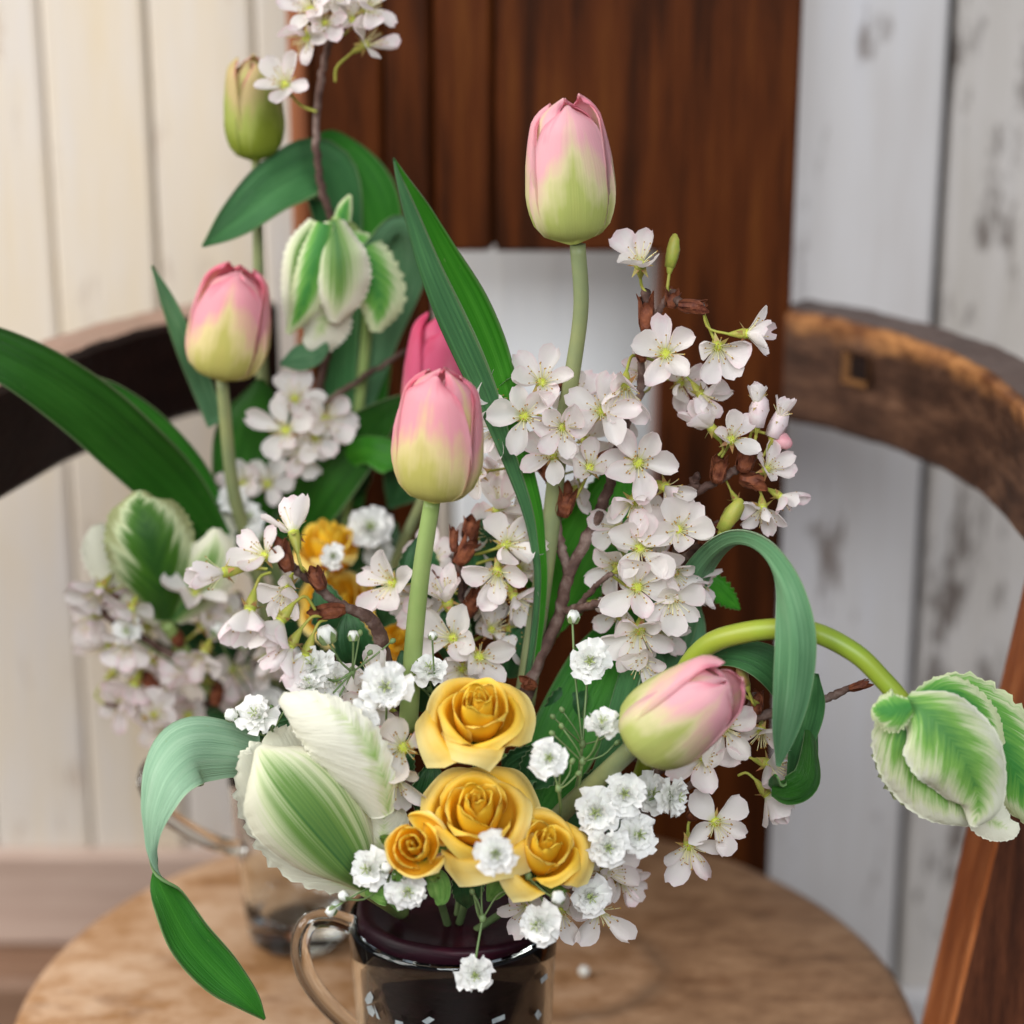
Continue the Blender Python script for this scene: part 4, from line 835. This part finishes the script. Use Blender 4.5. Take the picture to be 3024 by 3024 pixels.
leaf(A.root, [(1600, 1900, .80, 30, 0), (1640, 1720, .80, 90, 0), (1660, 1560, .80, 80, 0), (1640, 1440, .80, 5, 0)], (CHLEAF, CHLEAF), prof='v', cup=.3, nv=44, nu=7, ser=.06, thick=.0005)
leaf(A.root, [(2050, 1710, .775, 20, 20), (2100, 1730, .775, 42, 20), (2150, 1770, .775, 30, 20), (2185, 1800, .775, 3, 20)], (CHLEAF, CHLEAF), prof='v', cup=.3, nv=22, nu=7, ser=.14, thick=.0005)
# ---- right upper branch
Cb = Branch('short cherry branch with pink buds in front of the right chair back', [(1880, 2250, .76), (1930, 2000, .77), (1975, 1750, .775), (2005, 1570, .772), (2030, 1475, .77), (2060, 1450, .77), (2130, 1415, .77), (2190, 1375, .77), (2215, 1330, .77)], [14, 13, 12, 12, 14, 13, 11, 12, 12])
Cb.twig([(2030, 1475, .77), (2045, 1440, .768), (2062, 1405, .766)], [13, 14, 12]); Cb.twig([(1990, 1690, .772), (2060, 1610, .765), (2110, 1560, .762), (2160, 1545, .762)], [12, 12, 14, 12])
Cb.scale(2122, 1385, .767, (.1, 1, .2), 85, 26); Cb.scale(2205, 1350, .767, (.3, 1, .2), 90, 30); Cb.scale(2230, 1420, .767, (1, -.2, .3), 90, 28); Cb.scale(2085, 1575, .758, (.2, .8, .4), 70, 30); Cb.scale(2125, 1560, .759, (.9, .4, .2), 70, 20)
for args in [(2100, 1262, .766, (-.55, .75, .3), .95, .7, (2122, 1345, .767)), (2160, 1298, .762, (.1, .35, .9), 1.0, .35, (2130, 1350, .767)), (2265, 1385, .764, (.35, .35, .7), .85, .55), (2252, 1500, .762, (-.0, -.75, .6), .9, .45), (2303, 1465, .764, (.8, -.5, .3), .8, .6), (2175, 1480, .77, (.4, -.8, .3), .7, .9)]:
    Cb.bl(*args)
Cb.bud(2240, 1222, .765, (.1, 1, .2), 95, 27, PALEBUD); Cb.bud(2295, 1258, .766, (.35, .9, .1), 90, 26, PALEBUD); Cb.bl(2235, 1195, .764, (.05, 1, .1), .7, 1.05, (2235, 1290, .766)); Cb.bl(2300, 1235, .765, (.4, .9, .1), .7, 1.1, (2290, 1320, .766)); Cb.bud(2305, 1300, .766, (.8, -.4, .2), 60, 22, PINKBUD); Cb.bud(2155, 1530, .755, (.5, .85, .2), 110, 24, CALYX)
# ---- left branch
B = Branch('cherry branch bending out to the left over the parrot tulip', [(1180, 2200, .745), (1145, 2000, .74), (1122, 1880, .735), (1085, 1822, .732), (1000, 1782, .728), (930, 1725, .724), (870, 1678, .720), (836, 1655, .718)], [24, 22, 22, 20, 14, 13, 12, 12])
B.scale(838, 1640, .716, (-.3, 1, .2), 100, 26); B.scale(935, 1705, .72, (-.4, .9, .1), 80, 26); B.scale(970, 1805, .722, (-1, -.1, .3), 100, 26)
for args in [(662, 1690, .710, (-.85, -.1, .35), 1.1, .75, (790, 1680, .715)), (738, 1800, .708, (-.15, -.85, .35), 1.15, .55, (800, 1690, .715)), (830, 1830, .712, (-.55, -.75, .2), 1.1, .75, (930, 1800, .72)), (783, 1640, .718, (-.5, .3, .8), 1.05, .3, (830, 1670, .718)), (868, 1575, .722, (-.2, .85, -.35), 1.15, .8, (900, 1690, .722)), (858, 1905, .712, (-.5, -.8, .2), 1.05, .95, (950, 1820, .72)), (905, 1932, .714, (-.3, -.95, .1), 1.1, .95, (965, 1830, .722)), (850, 1735, .730, (-.1, -.5, .6), 1.0, .3)]:
    B.bl(*args)
# ---- middle cluster
E_ = Branch('cherry twigs with brown bud scales clustered between the two tulip stems', [(1360, 2050, .775), (1368, 1880, .778), (1362, 1740, .78), (1350, 1640, .782), (1342, 1580, .783)], [10, 9, 9, 9, 8])
E_.twig([(1380, 1900, .778), (1378, 1780, .78), (1375, 1640, .784)], [8, 8, 7]); E_.twig([(1460, 2020, .775), (1472, 1900, .778), (1488, 1790, .78)], [12, 11, 11])
E_.scale(1380, 1620, .778, (.5, .8, .2), 110, 28); E_.scale(1305, 1705, .776, (-1, .1, .2), 100, 28); E_.scale(1395, 1780, .774, (.5, .8, .2), 110, 28); E_.scale(1390, 1560, .782, (.2, 1, .1), 80, 26); E_.scale(1340, 1590, .78, (0, 1, 0), 80, 14)
for args in [(1160, 1722, .772, (-.55, .1, .8), 1.2, .3, (1300, 1700, .776)), (1320, 1775, .768, (-.2, .75, .5), 1.15, .6, (1390, 1800, .774)), (1497, 1608, .77, (.5, .2, .8), 1.1, .35), (1472, 1500, .785, (.2, .6, .6), 1.1, .5, (1390, 1600, .78)), (1470, 1690, .766, (-.1, -.35, .9), 1.15, .35), (1520, 1765, .768, (.3, -.6, .7), 1.0, .5), (1338, 1885, .762, (-.25, .1, .9), 1.2, .3), (1415, 1940, .758, (.25, .05, .9), 1.2, .3), (1280, 1655, .80, (-.2, .3, .8), 1.1, .3), (1412, 1740, .785, (.1, .5, .7), 1.1, .4), (1365, 1975, .765, (-.1, -.2, .9), 1.0, .3), (1480, 1425, .80, (.1, .7, .5), 1.0, .5), (1450, 1860, .775, (.4, .3, .7), 1.0, .4)]:
    E_.bl(*args)
for args in [(1530, 1680, .785, (.2, .2, .9), 1.0, .4), (1440, 1580, .788, (-.1, .2, .9), 1.0, .4), (1230, 1760, .785, (-.3, -.3, .8), 1.0, .5), (1260, 1830, .78, (-.2, .2, .9), 1.0, .4), (1510, 1860, .776, (.3, -.2, .9), 1.0, .4), (1440, 1800, .785, (.1, -.2, .9), .95, .5), (1540, 1540, .79, (.3, .1, .9), .9, .4)]:
    E_.bl(*args)
# ---- lower right branch
D_ = Branch('low cherry branch spreading to the right under the tilted tulip', [(1640, 2560, .742), (1800, 2440, .74), (1930, 2290, .738), (2060, 2210, .736), (2180, 2145, .734), (2260, 2112, .732), (2400, 2078, .73), (2480, 2045, .728), (2560, 2008, .726)], [14, 13, 13, 12, 14, 14, 13, 13, 5])
D_.twig([(1700, 2560, .738), (1850, 2460, .732), (1950, 2370, .728), (2080, 2300, .725)], [13, 13, 12, 11]); D_.twig([(2180, 2145, .734), (2215, 2090, .732), (2235, 2050, .731)], [13, 14, 14]); D_.twig([(1760, 2500, .74), (1820, 2450, .74), (1880, 2400, .738)], [14, 13, 12])
D_.scale(2235, 2070, .731, (.0, 1, .1), 80, 22); D_.scale(2060, 2395, .722, (.5, .5, .3), 80, 22); D_.scale(2540, 2025, .726, (1, .3, .1), 70, 14)
for args in [(2138, 2150, .718, (.02, .0, 1), 1.12, .12), (2082, 2240, .716, (-.1, .1, .95), 1.08, .12), (2268, 2255, .722, (.7, -.15, .65), 1.0, .45), (2265, 2345, .722, (.6, -.75, .2), 1.0, .9, (2180, 2290, .724)), (2248, 2160, .732, (-.1, -.5, .7), .9, .4), (2112, 2428, .715, (.25, -.2, .9), 1.1, .2, (2060, 2400, .722)), (2035, 2500, .713, (.0, -.6, .8), 1.12, .35, (2045, 2410, .722)), (2345, 2160, .735, (.4, -.5, .5), .8, .7)]:
    D_.bl(*args)
D_.bud(2160, 2030, .728, (-.8, .5, .2), 80, 26); D_.bud(2195, 2000, .729, (-.35, .95, .1), 70, 18, CALYX_R)
# ---- blossoms tucked low among the roses
Lb = Branch('cherry blossoms tucked low between the parrot tulip and the roses', [(1290, 2620, .735), (1240, 2420, .728), (1200, 2280, .722), (1170, 2100, .728)], [9, 9, 8, 7])
for args in [(1192, 2208, .698, (.0, .05, 1), 1.25, .15), (1170, 2300, .70, (-.05, -.6, .75), 1.1, .4), (1105, 2010, .728, (-.1, .6, .7), 1.1, .5), (1085, 2080, .725, (-.1, .1, .9), 1.1, .3)]: Lb.bl(*args)
Lb.bud(1128, 2168, .70, (-.5, -.1, .6), 70, 26, PINKBUD)
Mb = Branch('shaded mauve cherry blossoms hanging over the right rim of the front mug', [(1560, 2600, .735), (1660, 2620, .725), (1760, 2660, .72)], [9, 8, 7])
for args in [(1560, 2675, .706, (-.4, -.3, .8), 1.0, .4), (1655, 2690, .708, (-.1, -.4, .9), 1.1, .3), (1770, 2690, .712, (.3, -.2, .9), 1.15, .25), (1790, 2575, .725, (.5, .1, .8), 1.1, .3), (1730, 2560, .728, (.1, .2, .9), 1.1, .3), (1835, 2600, .73, (.7, -.2, .6), .9, .5)]: Mb.bl(*args)

# ---- baby's breath of the near bouquet
gypsophila("baby's breath sprig with two round buds standing up left of the tulip stem", (1100, 2240, .735), [(930, 1972, .712, (-.3, .6, .7), 1.15), (990, 2012, .728, (.2, .1, .9), 1.0), (954, 2080, .712, (.1, .75, .5), 1.0), (912, 2028, .706, (-.15, .8, .4), .85)], [(965, 1876, .714, (-.3, .9, .2), 28), (1043, 1878, .716, (0, 1, .1), 16)], (1040, 1985, .722))
gypsophila("pair of baby's breath flowers facing forward above the large parrot tulip", (1130, 2300, .73), [(1140, 2030, .696, (.0, .15, .95), 1.3), (1050, 2136, .692, (.02, .0, 1), 1.15)])
gypsophila("baby's breath sprig at the far left tip with one closed bud", (960, 2240, .735), [(765, 2116, .712, (-.35, .4, .75), 1.15)], [(683, 2112, .712, (-.2, .5, .8), 20)], (800, 2180, .722))
gypsophila("baby's breath flowers under the small rosebud at the left of the mug rim", (1240, 2640, .73), [(1093, 2566, .678, (-.35, .1, .9), 1.08), (1203, 2626, .674, (.1, -.15, .95), 1.12)], [(1140, 2562, .672, (.2, .5, .8), 17), (1015, 2647, .676, (-.4, .6, .4), 16), (978, 2690, .676, (-.7, -.6, .3), 17)], (1150, 2600, .69))
gypsophila("single baby's breath flower resting in front of the middle rose", (1520, 2600, .69), [(1464, 2518, .655, (.0, .0, 1), 1.08)])
gypsophila("baby's breath sprig dangling down over the front of the mug", (1400, 2640, .70), [(1403, 2877, .665, (.05, .0, 1), .98)], [], (1425, 2715, .682))
gypsophila("baby's breath flower and pearl bud hanging below the right hand rose", (1540, 2640, .70), [(1594, 2725, .672, (-.35, -.1, .9), 1.15)], [(1648, 2650, .668, (.2, .3, .9), 22)], (1560, 2590, .68))
gypsophila("baby's breath flower low at the right in front of the mauve blossoms", (1600, 2560, .72), [(1738, 2645, .694, (.25, -.05, .9), 1.12)])
gypsophila("dense cluster of baby's breath flowers right of the yellow roses", (1620, 2600, .735), [(1758, 2398, .690, (.0, .05, 1), 1.25), (1845, 2344, .692, (-.05, .15, 1), 1.15), (1918, 2345, .708, (.4, .2, .8), 1.15), (1982, 2352, .70, (.75, .0, .6), 1.1), (1878, 2465, .690, (.35, .1, .9), 1.15), (1795, 2498, .684, (.05, -.1, 1), 1.08)], [], (1700, 2500, .715))
gypsophila("baby's breath flower alone between the largest rose and the tilted tulip", (1640, 2450, .715), [(1622, 2240, .68, (-.05, .2, .95), 1.0)], [], (1650, 2330, .69))
gypsophila("baby's breath flower with flat open top beside the tilted tulip's left side", (1640, 2440, .72), [(1776, 2146, .69, (.1, .7, .6), 1.0)], [], (1720, 2250, .70))
gypsophila("baby's breath flower on a thin stalk in front of the broad green leaf", (1640, 2440, .73), [(1741, 1952, .718, (.0, .1, 1), 1.15)], [(1693, 1822, .73, (.1, .9, .3), 19)], (1720, 2200, .715))
gypsophila("small baby's breath flower above the largest rose beside the tulip stem", (1300, 2100, .74), [(1268, 1985, .728, (.0, .6, .6), 1.0)], [(1278, 1878, .72, (.1, 1, .2), 13)])
# fallen bud on the seat
fb = MB(); p = P(1725, 2842, .872); p[2] = SEATZ + .0026
fb.lathe([(.0001, -.0025), (.0018, -.0018), (.0026, 0), (.0021, .0018), (.0001, .0026)], frame(p, (0.2, .3, 1)), 10); fbo = fb.build('flower_bud', [GYP]); fbo['label'] = 'tiny pale fallen bud lying on the seat right of the mug'; fbo['category'] = 'bud'

# ================================================================== FAR BOUQUET (blurred)
BG = (BX, BYm, SEATZ + .09)
G0 = (870, 2280, .905)
tulip('greenish tulip with pink tip, highest one at the upper left of the far bouquet', (757, 472, .905), (735, 165, .90), 84, T_green, [(870, 2200, .905), (800, 1500, .91), (770, 1000, .908), (757, 478, .905)], [20, 20, 18, 14], STEM_D, 1.2, 'tulips of the far bouquet', 21)
tb = tulip('pink and yellow tulip of the far bouquet, in front of the left arm rail', (655, 1118, .865), (708, 782, .862), 117, T_rose, [(850, 2200, .90), (760, 1700, .885), (690, 1450, .872), (655, 1120, .865)], [20, 20, 20, 18], STEM_D, .4, 'tulips of the far bouquet', 24)
tulip('deep pink tulip half hidden behind the tall folded leaf', (1290, 1290, .86), (1305, 930, .858), 105, T_deep, [(950, 2200, .90), (1150, 1700, .88), (1260, 1450, .868), (1290, 1295, .86)], [18, 18, 18, 18], STEM_D, 1.0, 'tulips of the far bouquet', 27)
# far leaves
leaf(tb, [(640, 1600, .88, 50, 0), (520, 1450, .872, 88, 5), (380, 1310, .86, 100, 8), (240, 1190, .85, 98, 5), (60, 1075, .84, 84, 0), (-120, 1000, .835, 60, 0), (-260, 980, .83, 5, 0)], (LEAF_D, LEAF_D), prof='v', cup=.25, nv=40)
leaf(tb, [(650, 1620, .885, 40, 0), (560, 1440, .88, 78, 0), (440, 1280, .875, 74, 5), (340, 1170, .87, 40, 5), (270, 1110, .866, 4, 5)], (LEAF, LEAF_D), prof='v', cup=.3, nv=30)
leaf(tb, [(640, 1250, .885, 30, 0), (560, 1050, .88, 34, 0), (500, 900, .875, 24, 0), (448, 785, .87, 3, 0)], (LEAF_B, LEAF_G), prof='v', cup=.3)
tl = leaf
leaf(tb, [(720, 1600, .90, 60, 0), (740, 1400, .90, 115, 0), (760, 1250, .90, 110, 0), (770, 1120, .90, 10, 0)], (LEAF_D, LEAF_D), cup=.4)
pf1 = parrot('drooping pale green parrot tulip of the far bouquet beside the thin branch', [
    ([(1000, 690, .89, 30, 0), (1060, 760, .885, 80, 0), (1120, 880, .885, 80, 0), (1110, 980, .885, 15, 0)], .8, PARROT_G, .1, .1),
    ([(940, 660, .885, 30, 0), (890, 740, .88, 45, 0), (870, 860, .88, 40, 0), (855, 960, .88, 8, 0)], .8, PARROT, .08, .1),
    ([(985, 650, .875, 30, 0), (1000, 760, .868, 90, 5), (1000, 870, .868, 90, 5), (985, 950, .872, 20, 0)], .9, PARROT, .06, .1),
    ([(960, 660, .872, 30, 0), (930, 770, .868, 48, 0), (895, 900, .868, 42, 0), (850, 985, .87, 8, 0)], .9, PARROT_G, .06, .1),
    ([(980, 860, .882, 40, 0), (960, 940, .88, 80, 0), (930, 1000, .88, 60, 0), (900, 1020, .88, 15, 0)], .8, PARROT_W, .08, .1),
    ([(1010, 650, .885, 25, 0), (1020, 610, .885, 20, 0), (1035, 575, .885, 4, 0)], .5, PARROT_G, 0, 0)],
    [(900, 2200, .905), (990, 1700, .91), (1060, 1200, .91), (1090, 850, .905), (1050, 690, .895), (990, 650, .885)], [18, 18, 16, 16, 16, 16], None, 'parrot tulips of the far bouquet')
leaf(pf1, [(1030, 1500, .92, 40, 0), (1060, 1150, .92, 85, 0), (1080, 850, .925, 95, 0), (1060, 600, .925, 120, 0), (980, 440, .925, 60, 0), (930, 420, .92, 6, 0)], (LEAF, LEAF), cup=.4, nv=36)
leaf(pf1, [(1000, 1200, .915, 50, 0), (1010, 800, .915, 60, 0), (960, 520, .912, 95, -15), (830, 550, .90, 92, -20), (700, 650, .89, 60, -15), (598, 728, .885, 4, 0)], (LEAF_G, LEAF), prof='v', cup=.35, nv=40)
leaf(pf1, [(1020, 1300, .92, 40, 0), (1120, 1000, .915, 55, 0), (1190, 800, .91, 70, 0), (1180, 690, .90, 60, 30), (1100, 720, .89, 30, 50), (1060, 740, .885, 5, 60)], (LEAF_B, LEAF), cup=.4, nv=36)
leaf(pf1, [(830, 1075, .88, 5, 0), (880, 1060, .88, 36, 0), (930, 1040, .88, 34, 0), (970, 1020, .88, 10, 0)], (LEAF_B, LEAF_B), cup=.4)
leaf(pf1, [(860, 1600, .90, 60, 0), (960, 1420, .895, 95, 0), (1070, 1290, .89, 80, 0), (1150, 1210, .885, 40, 0), (1200, 1165, .88, 4, 0)], (LEAF_D, LEAF_D), prof='v', cup=.3, nv=30)
leaf(pf1, [(900, 1600, .91, 50, 0), (940, 1400, .91, 60, 0), (1060, 1330, .885, 40, 0), (1150, 1350, .88, 50, 0), (1190, 1380, .88, 5, 0)], (CHLEAF, CHLEAF), cup=.4)
pf2 = parrot('dark green and cream parrot tulip at the left of the far bouquet', [
    ([(480, 1830, .87, 30, 0), (560, 1700, .875, 80, 0), (610, 1570, .878, 85, 0), (590, 1460, .88, 40, 0), (570, 1440, .88, 8, 0)], .8, PARROT_W, .08, .08),
    ([(480, 1830, .868, 30, 0), (380, 1720, .87, 70, 0), (310, 1620, .87, 70, 0), (285, 1550, .87, 15, 0)], .8, PARROT_W, .08, .08),
    ([(500, 1820, .872, 30, 0), (510, 1650, .882, 100, 0), (530, 1500, .885, 90, 0), (500, 1425, .885, 15, 0)], .7, PARROT_W, .08, .08),
    ([(490, 1830, .858, 40, 0), (470, 1720, .85, 115, 0), (440, 1590, .848, 130, 0), (415, 1490, .852, 95, 0), (410, 1450, .856, 20, 0)], 1.0, mat_parrot('parrot_petal_deep', '#a8ad78', '#4a7a22', '#2c5a1c', 1.05), .05, .06),
    ([(510, 1830, .86, 30, 0), (580, 1740, .855, 80, 0), (630, 1640, .855, 75, 0), (640, 1560, .858, 10, 0)], .9, PARROT, .06, .06)],
    [(830, 2230, .905), (640, 2060, .885), (490, 1840, .862)], [18, 18, 20], None, 'parrot tulips of the far bouquet')
for lab, c, d, r_, s_, n_ in (('yellow rose of the far bouquet seen from the side, uppermost', (972, 1570, .862), (0, .8, .55), 110, 31, 13), ('open yellow rose of the far bouquet under the uppermost one', (985, 1760, .855), (-.1, .5, .85), 140, 33, 15), ('yellow rose of the far bouquet mostly hidden by the near tulip stem', (1175, 1885, .85), (.1, .5, .85), 100, 35, 12), ('small yellow rose low behind the left cherry branch', (1235, 1960, .845), (.2, .4, .85), 60, 37, 11)):
    rose(lab, c, d, r_, 1.5, n_, s_, .7, 'roses of the far bouquet', BG, False)
# far cherry branches
Gt = Branch('thin far cherry branch climbing out of the top of the picture', [(900, 2150, .905), (920, 1500, .908), (945, 1150, .905), (975, 1000, .90), (985, 700, .895), (950, 560, .892), (932, 420, .89), (945, 250, .888), (975, 120, .886), (1000, 20, .885), (1015, -60, .884)], [14, 14, 13, 13, 12, 12, 11, 11, 10, 9, 8], 'cherry branches of the far bouquet')
Gt.twig([(960, 1190, .905), (1080, 1110, .90), (1200, 1035, .895)], [9, 9, 7])
for args in [(842, 250, .875, (-.2, .35, .9), 1.15, .25, (935, 330, .885)), (918, 30, .876, (-.3, .2, .9), 1.1, .3), (905, 110, .878, (-.4, -.4, .8), 1.15, .35), (960, 70, .874, (.1, .1, .9), .9, .5), (1085, 25, .876, (.5, .3, .8), 1.1, .3), (1080, 130, .878, (.75, .35, .5), 1.1, .55, (990, 240, .886)), (1040, 60, .88, (.2, .3, .9), 1.0, .4), (990, 10, .88, (0, .5, .8), 1.0, .4)]: Gt.bl(*args)
for args in [(845, 1270, .875, (-.2, .0, .9), 1.2, .2), (870, 1180, .885, (.1, .4, .9), 1.1, .4), (960, 1240, .88, (.4, .1, .8), 1.15, .3), (900, 1330, .88, (0, -.5, .8), 1.1, .3), (930, 1290, .878, (.2, -.1, .9), 1.0, .3), (720, 1430, .895, (-.1, .3, .9), 1.0, .3), (790, 1430, .895, (.1, .3, .9), 1.0, .3)]: Gt.bl(*args)
Gl = Branch('far cherry branch crowded with blossoms spilling out to the lower left', [(840, 2220, .90), (720, 2080, .89), (600, 1990, .88), (450, 1900, .87), (330, 1830, .865), (270, 1750, .862)], [14, 13, 12, 11, 10, 8], 'cherry branches of the far bouquet')
Gl.twig([(720, 2080, .89), (560, 2080, .88), (420, 2090, .875), (310, 2080, .872)], [10, 9, 8, 7]); Gl.twig([(760, 2100, .89), (760, 1900, .885), (700, 1750, .88)], [10, 9, 8])
rg = np.random.default_rng(77)
spots = [(285, 1735), (345, 1700), (270, 1840), (400, 1790), (300, 1920), (385, 1890), (450, 1850), (590, 1740), (620, 1840), (330, 1990), (430, 1960), (510, 1960), (590, 1930), (400, 2040), (490, 2030), (580, 2010), (670, 1990), (340, 2090), (445, 2110), (560, 2100), (690, 2090), (780, 1950), (700, 1830), (480, 2170)]
for k, (x, y) in enumerate(spots):
    Gl.bl(x + rg.uniform(-18, 18), y + rg.uniform(-18, 18), .868 + rg.uniform(-.02, .02), (rg.uniform(-.8, .6), rg.uniform(-.9, .5), rg.uniform(.1, 1)), rg.uniform(1.0, 1.2), rg.uniform(.15, .7))
for (x, y, a) in ((330, 1770, (.3, .8, .3)), (520, 1880, (-.3, .8, .4)), (640, 2050, (.2, .9, .2)), (440, 2010, (-.6, .6, .3))): Gl.scale(x, y, .865, a, 70, 22)
gypsophila("far baby's breath flowers and buds above the far yellow roses", (900, 2200, .90), [(1090, 1560, .87, (.2, .3, .9), 1.45), (985, 1645, .83, (0, .2, .9), .75), (690, 1480, .88, (-.1, .5, .8), 1.0), (735, 1530, .88, (.2, .3, .8), 1.0), (640, 1490, .885, (0, .6, .7), 1.0), (1120, 1640, .88, (.2, .2, .9), 1.2)], [(760, 1580, .88, (0, 1, .2), 22), (660, 1600, .87, (0, 1, .2), 20)], (900, 1800, .885), "baby's breath of the far bouquet")
gypsophila("far baby's breath flowers low among the crowded far blossoms", (860, 2240, .90), [(840, 1960, .87, (.1, .3, .9), 1.2), (790, 2090, .865, (0, .1, .9), 1.2), (380, 1870, .85, (-.2, .4, .8), 1.0)], [(645, 1860, .855, (0, 1, .3), 22), (720, 1900, .86, (0, 1, .3), 18)], (790, 2120, .88), "baby's breath of the far bouquet")
rf = thing('rose_leaf_spray', 'dark leaves filling the middle of the far bouquet behind', 'leaves', P(*G0))
for k, (x, y, Y, a, L, hw) in enumerate([(800, 1700, .91, 90, 220, 80), (700, 1650, .915, 110, 220, 80), (900, 1650, .915, 70, 240, 80), (1050, 1750, .90, 60, 240, 80), (1100, 1950, .89, 50, 220, 80), (860, 1950, .90, 80, 260, 90), (720, 2000, .905, 120, 220, 80), (960, 1950, .895, 90, 240, 80), (640, 1950, .90, 150, 220, 70), (840, 2200, .895, 120, 240, 80), (930, 2150, .89, 60, 240, 80), (1080, 2120, .88, 60, 220, 80), (1000, 1500, .92, 80, 260, 80), (1150, 1500, .90, 60, 260, 70), (820, 1500, .92, 100, 260, 90), (760, 2180, .89, 140, 200, 70), (700, 2180, .88, 160, 160, 60)]):
    dx, dy = math.cos(R(a)), -math.sin(R(a))
    leaf(rf, [(x, y, Y, 6, 0), (x + dx * L * .35, y + dy * L * .35, Y - .004, hw, 10 * (k % 5 - 2)), (x + dx * L * .7, y + dy * L * .7, Y - .004, hw * .8, 10 * (k % 3)), (x + dx * L, y + dy * L, Y, 4, 0)], (ROSELEAF, ROSELEAF), prof='v', cup=.25, nv=14, nu=7, thick=.0005)
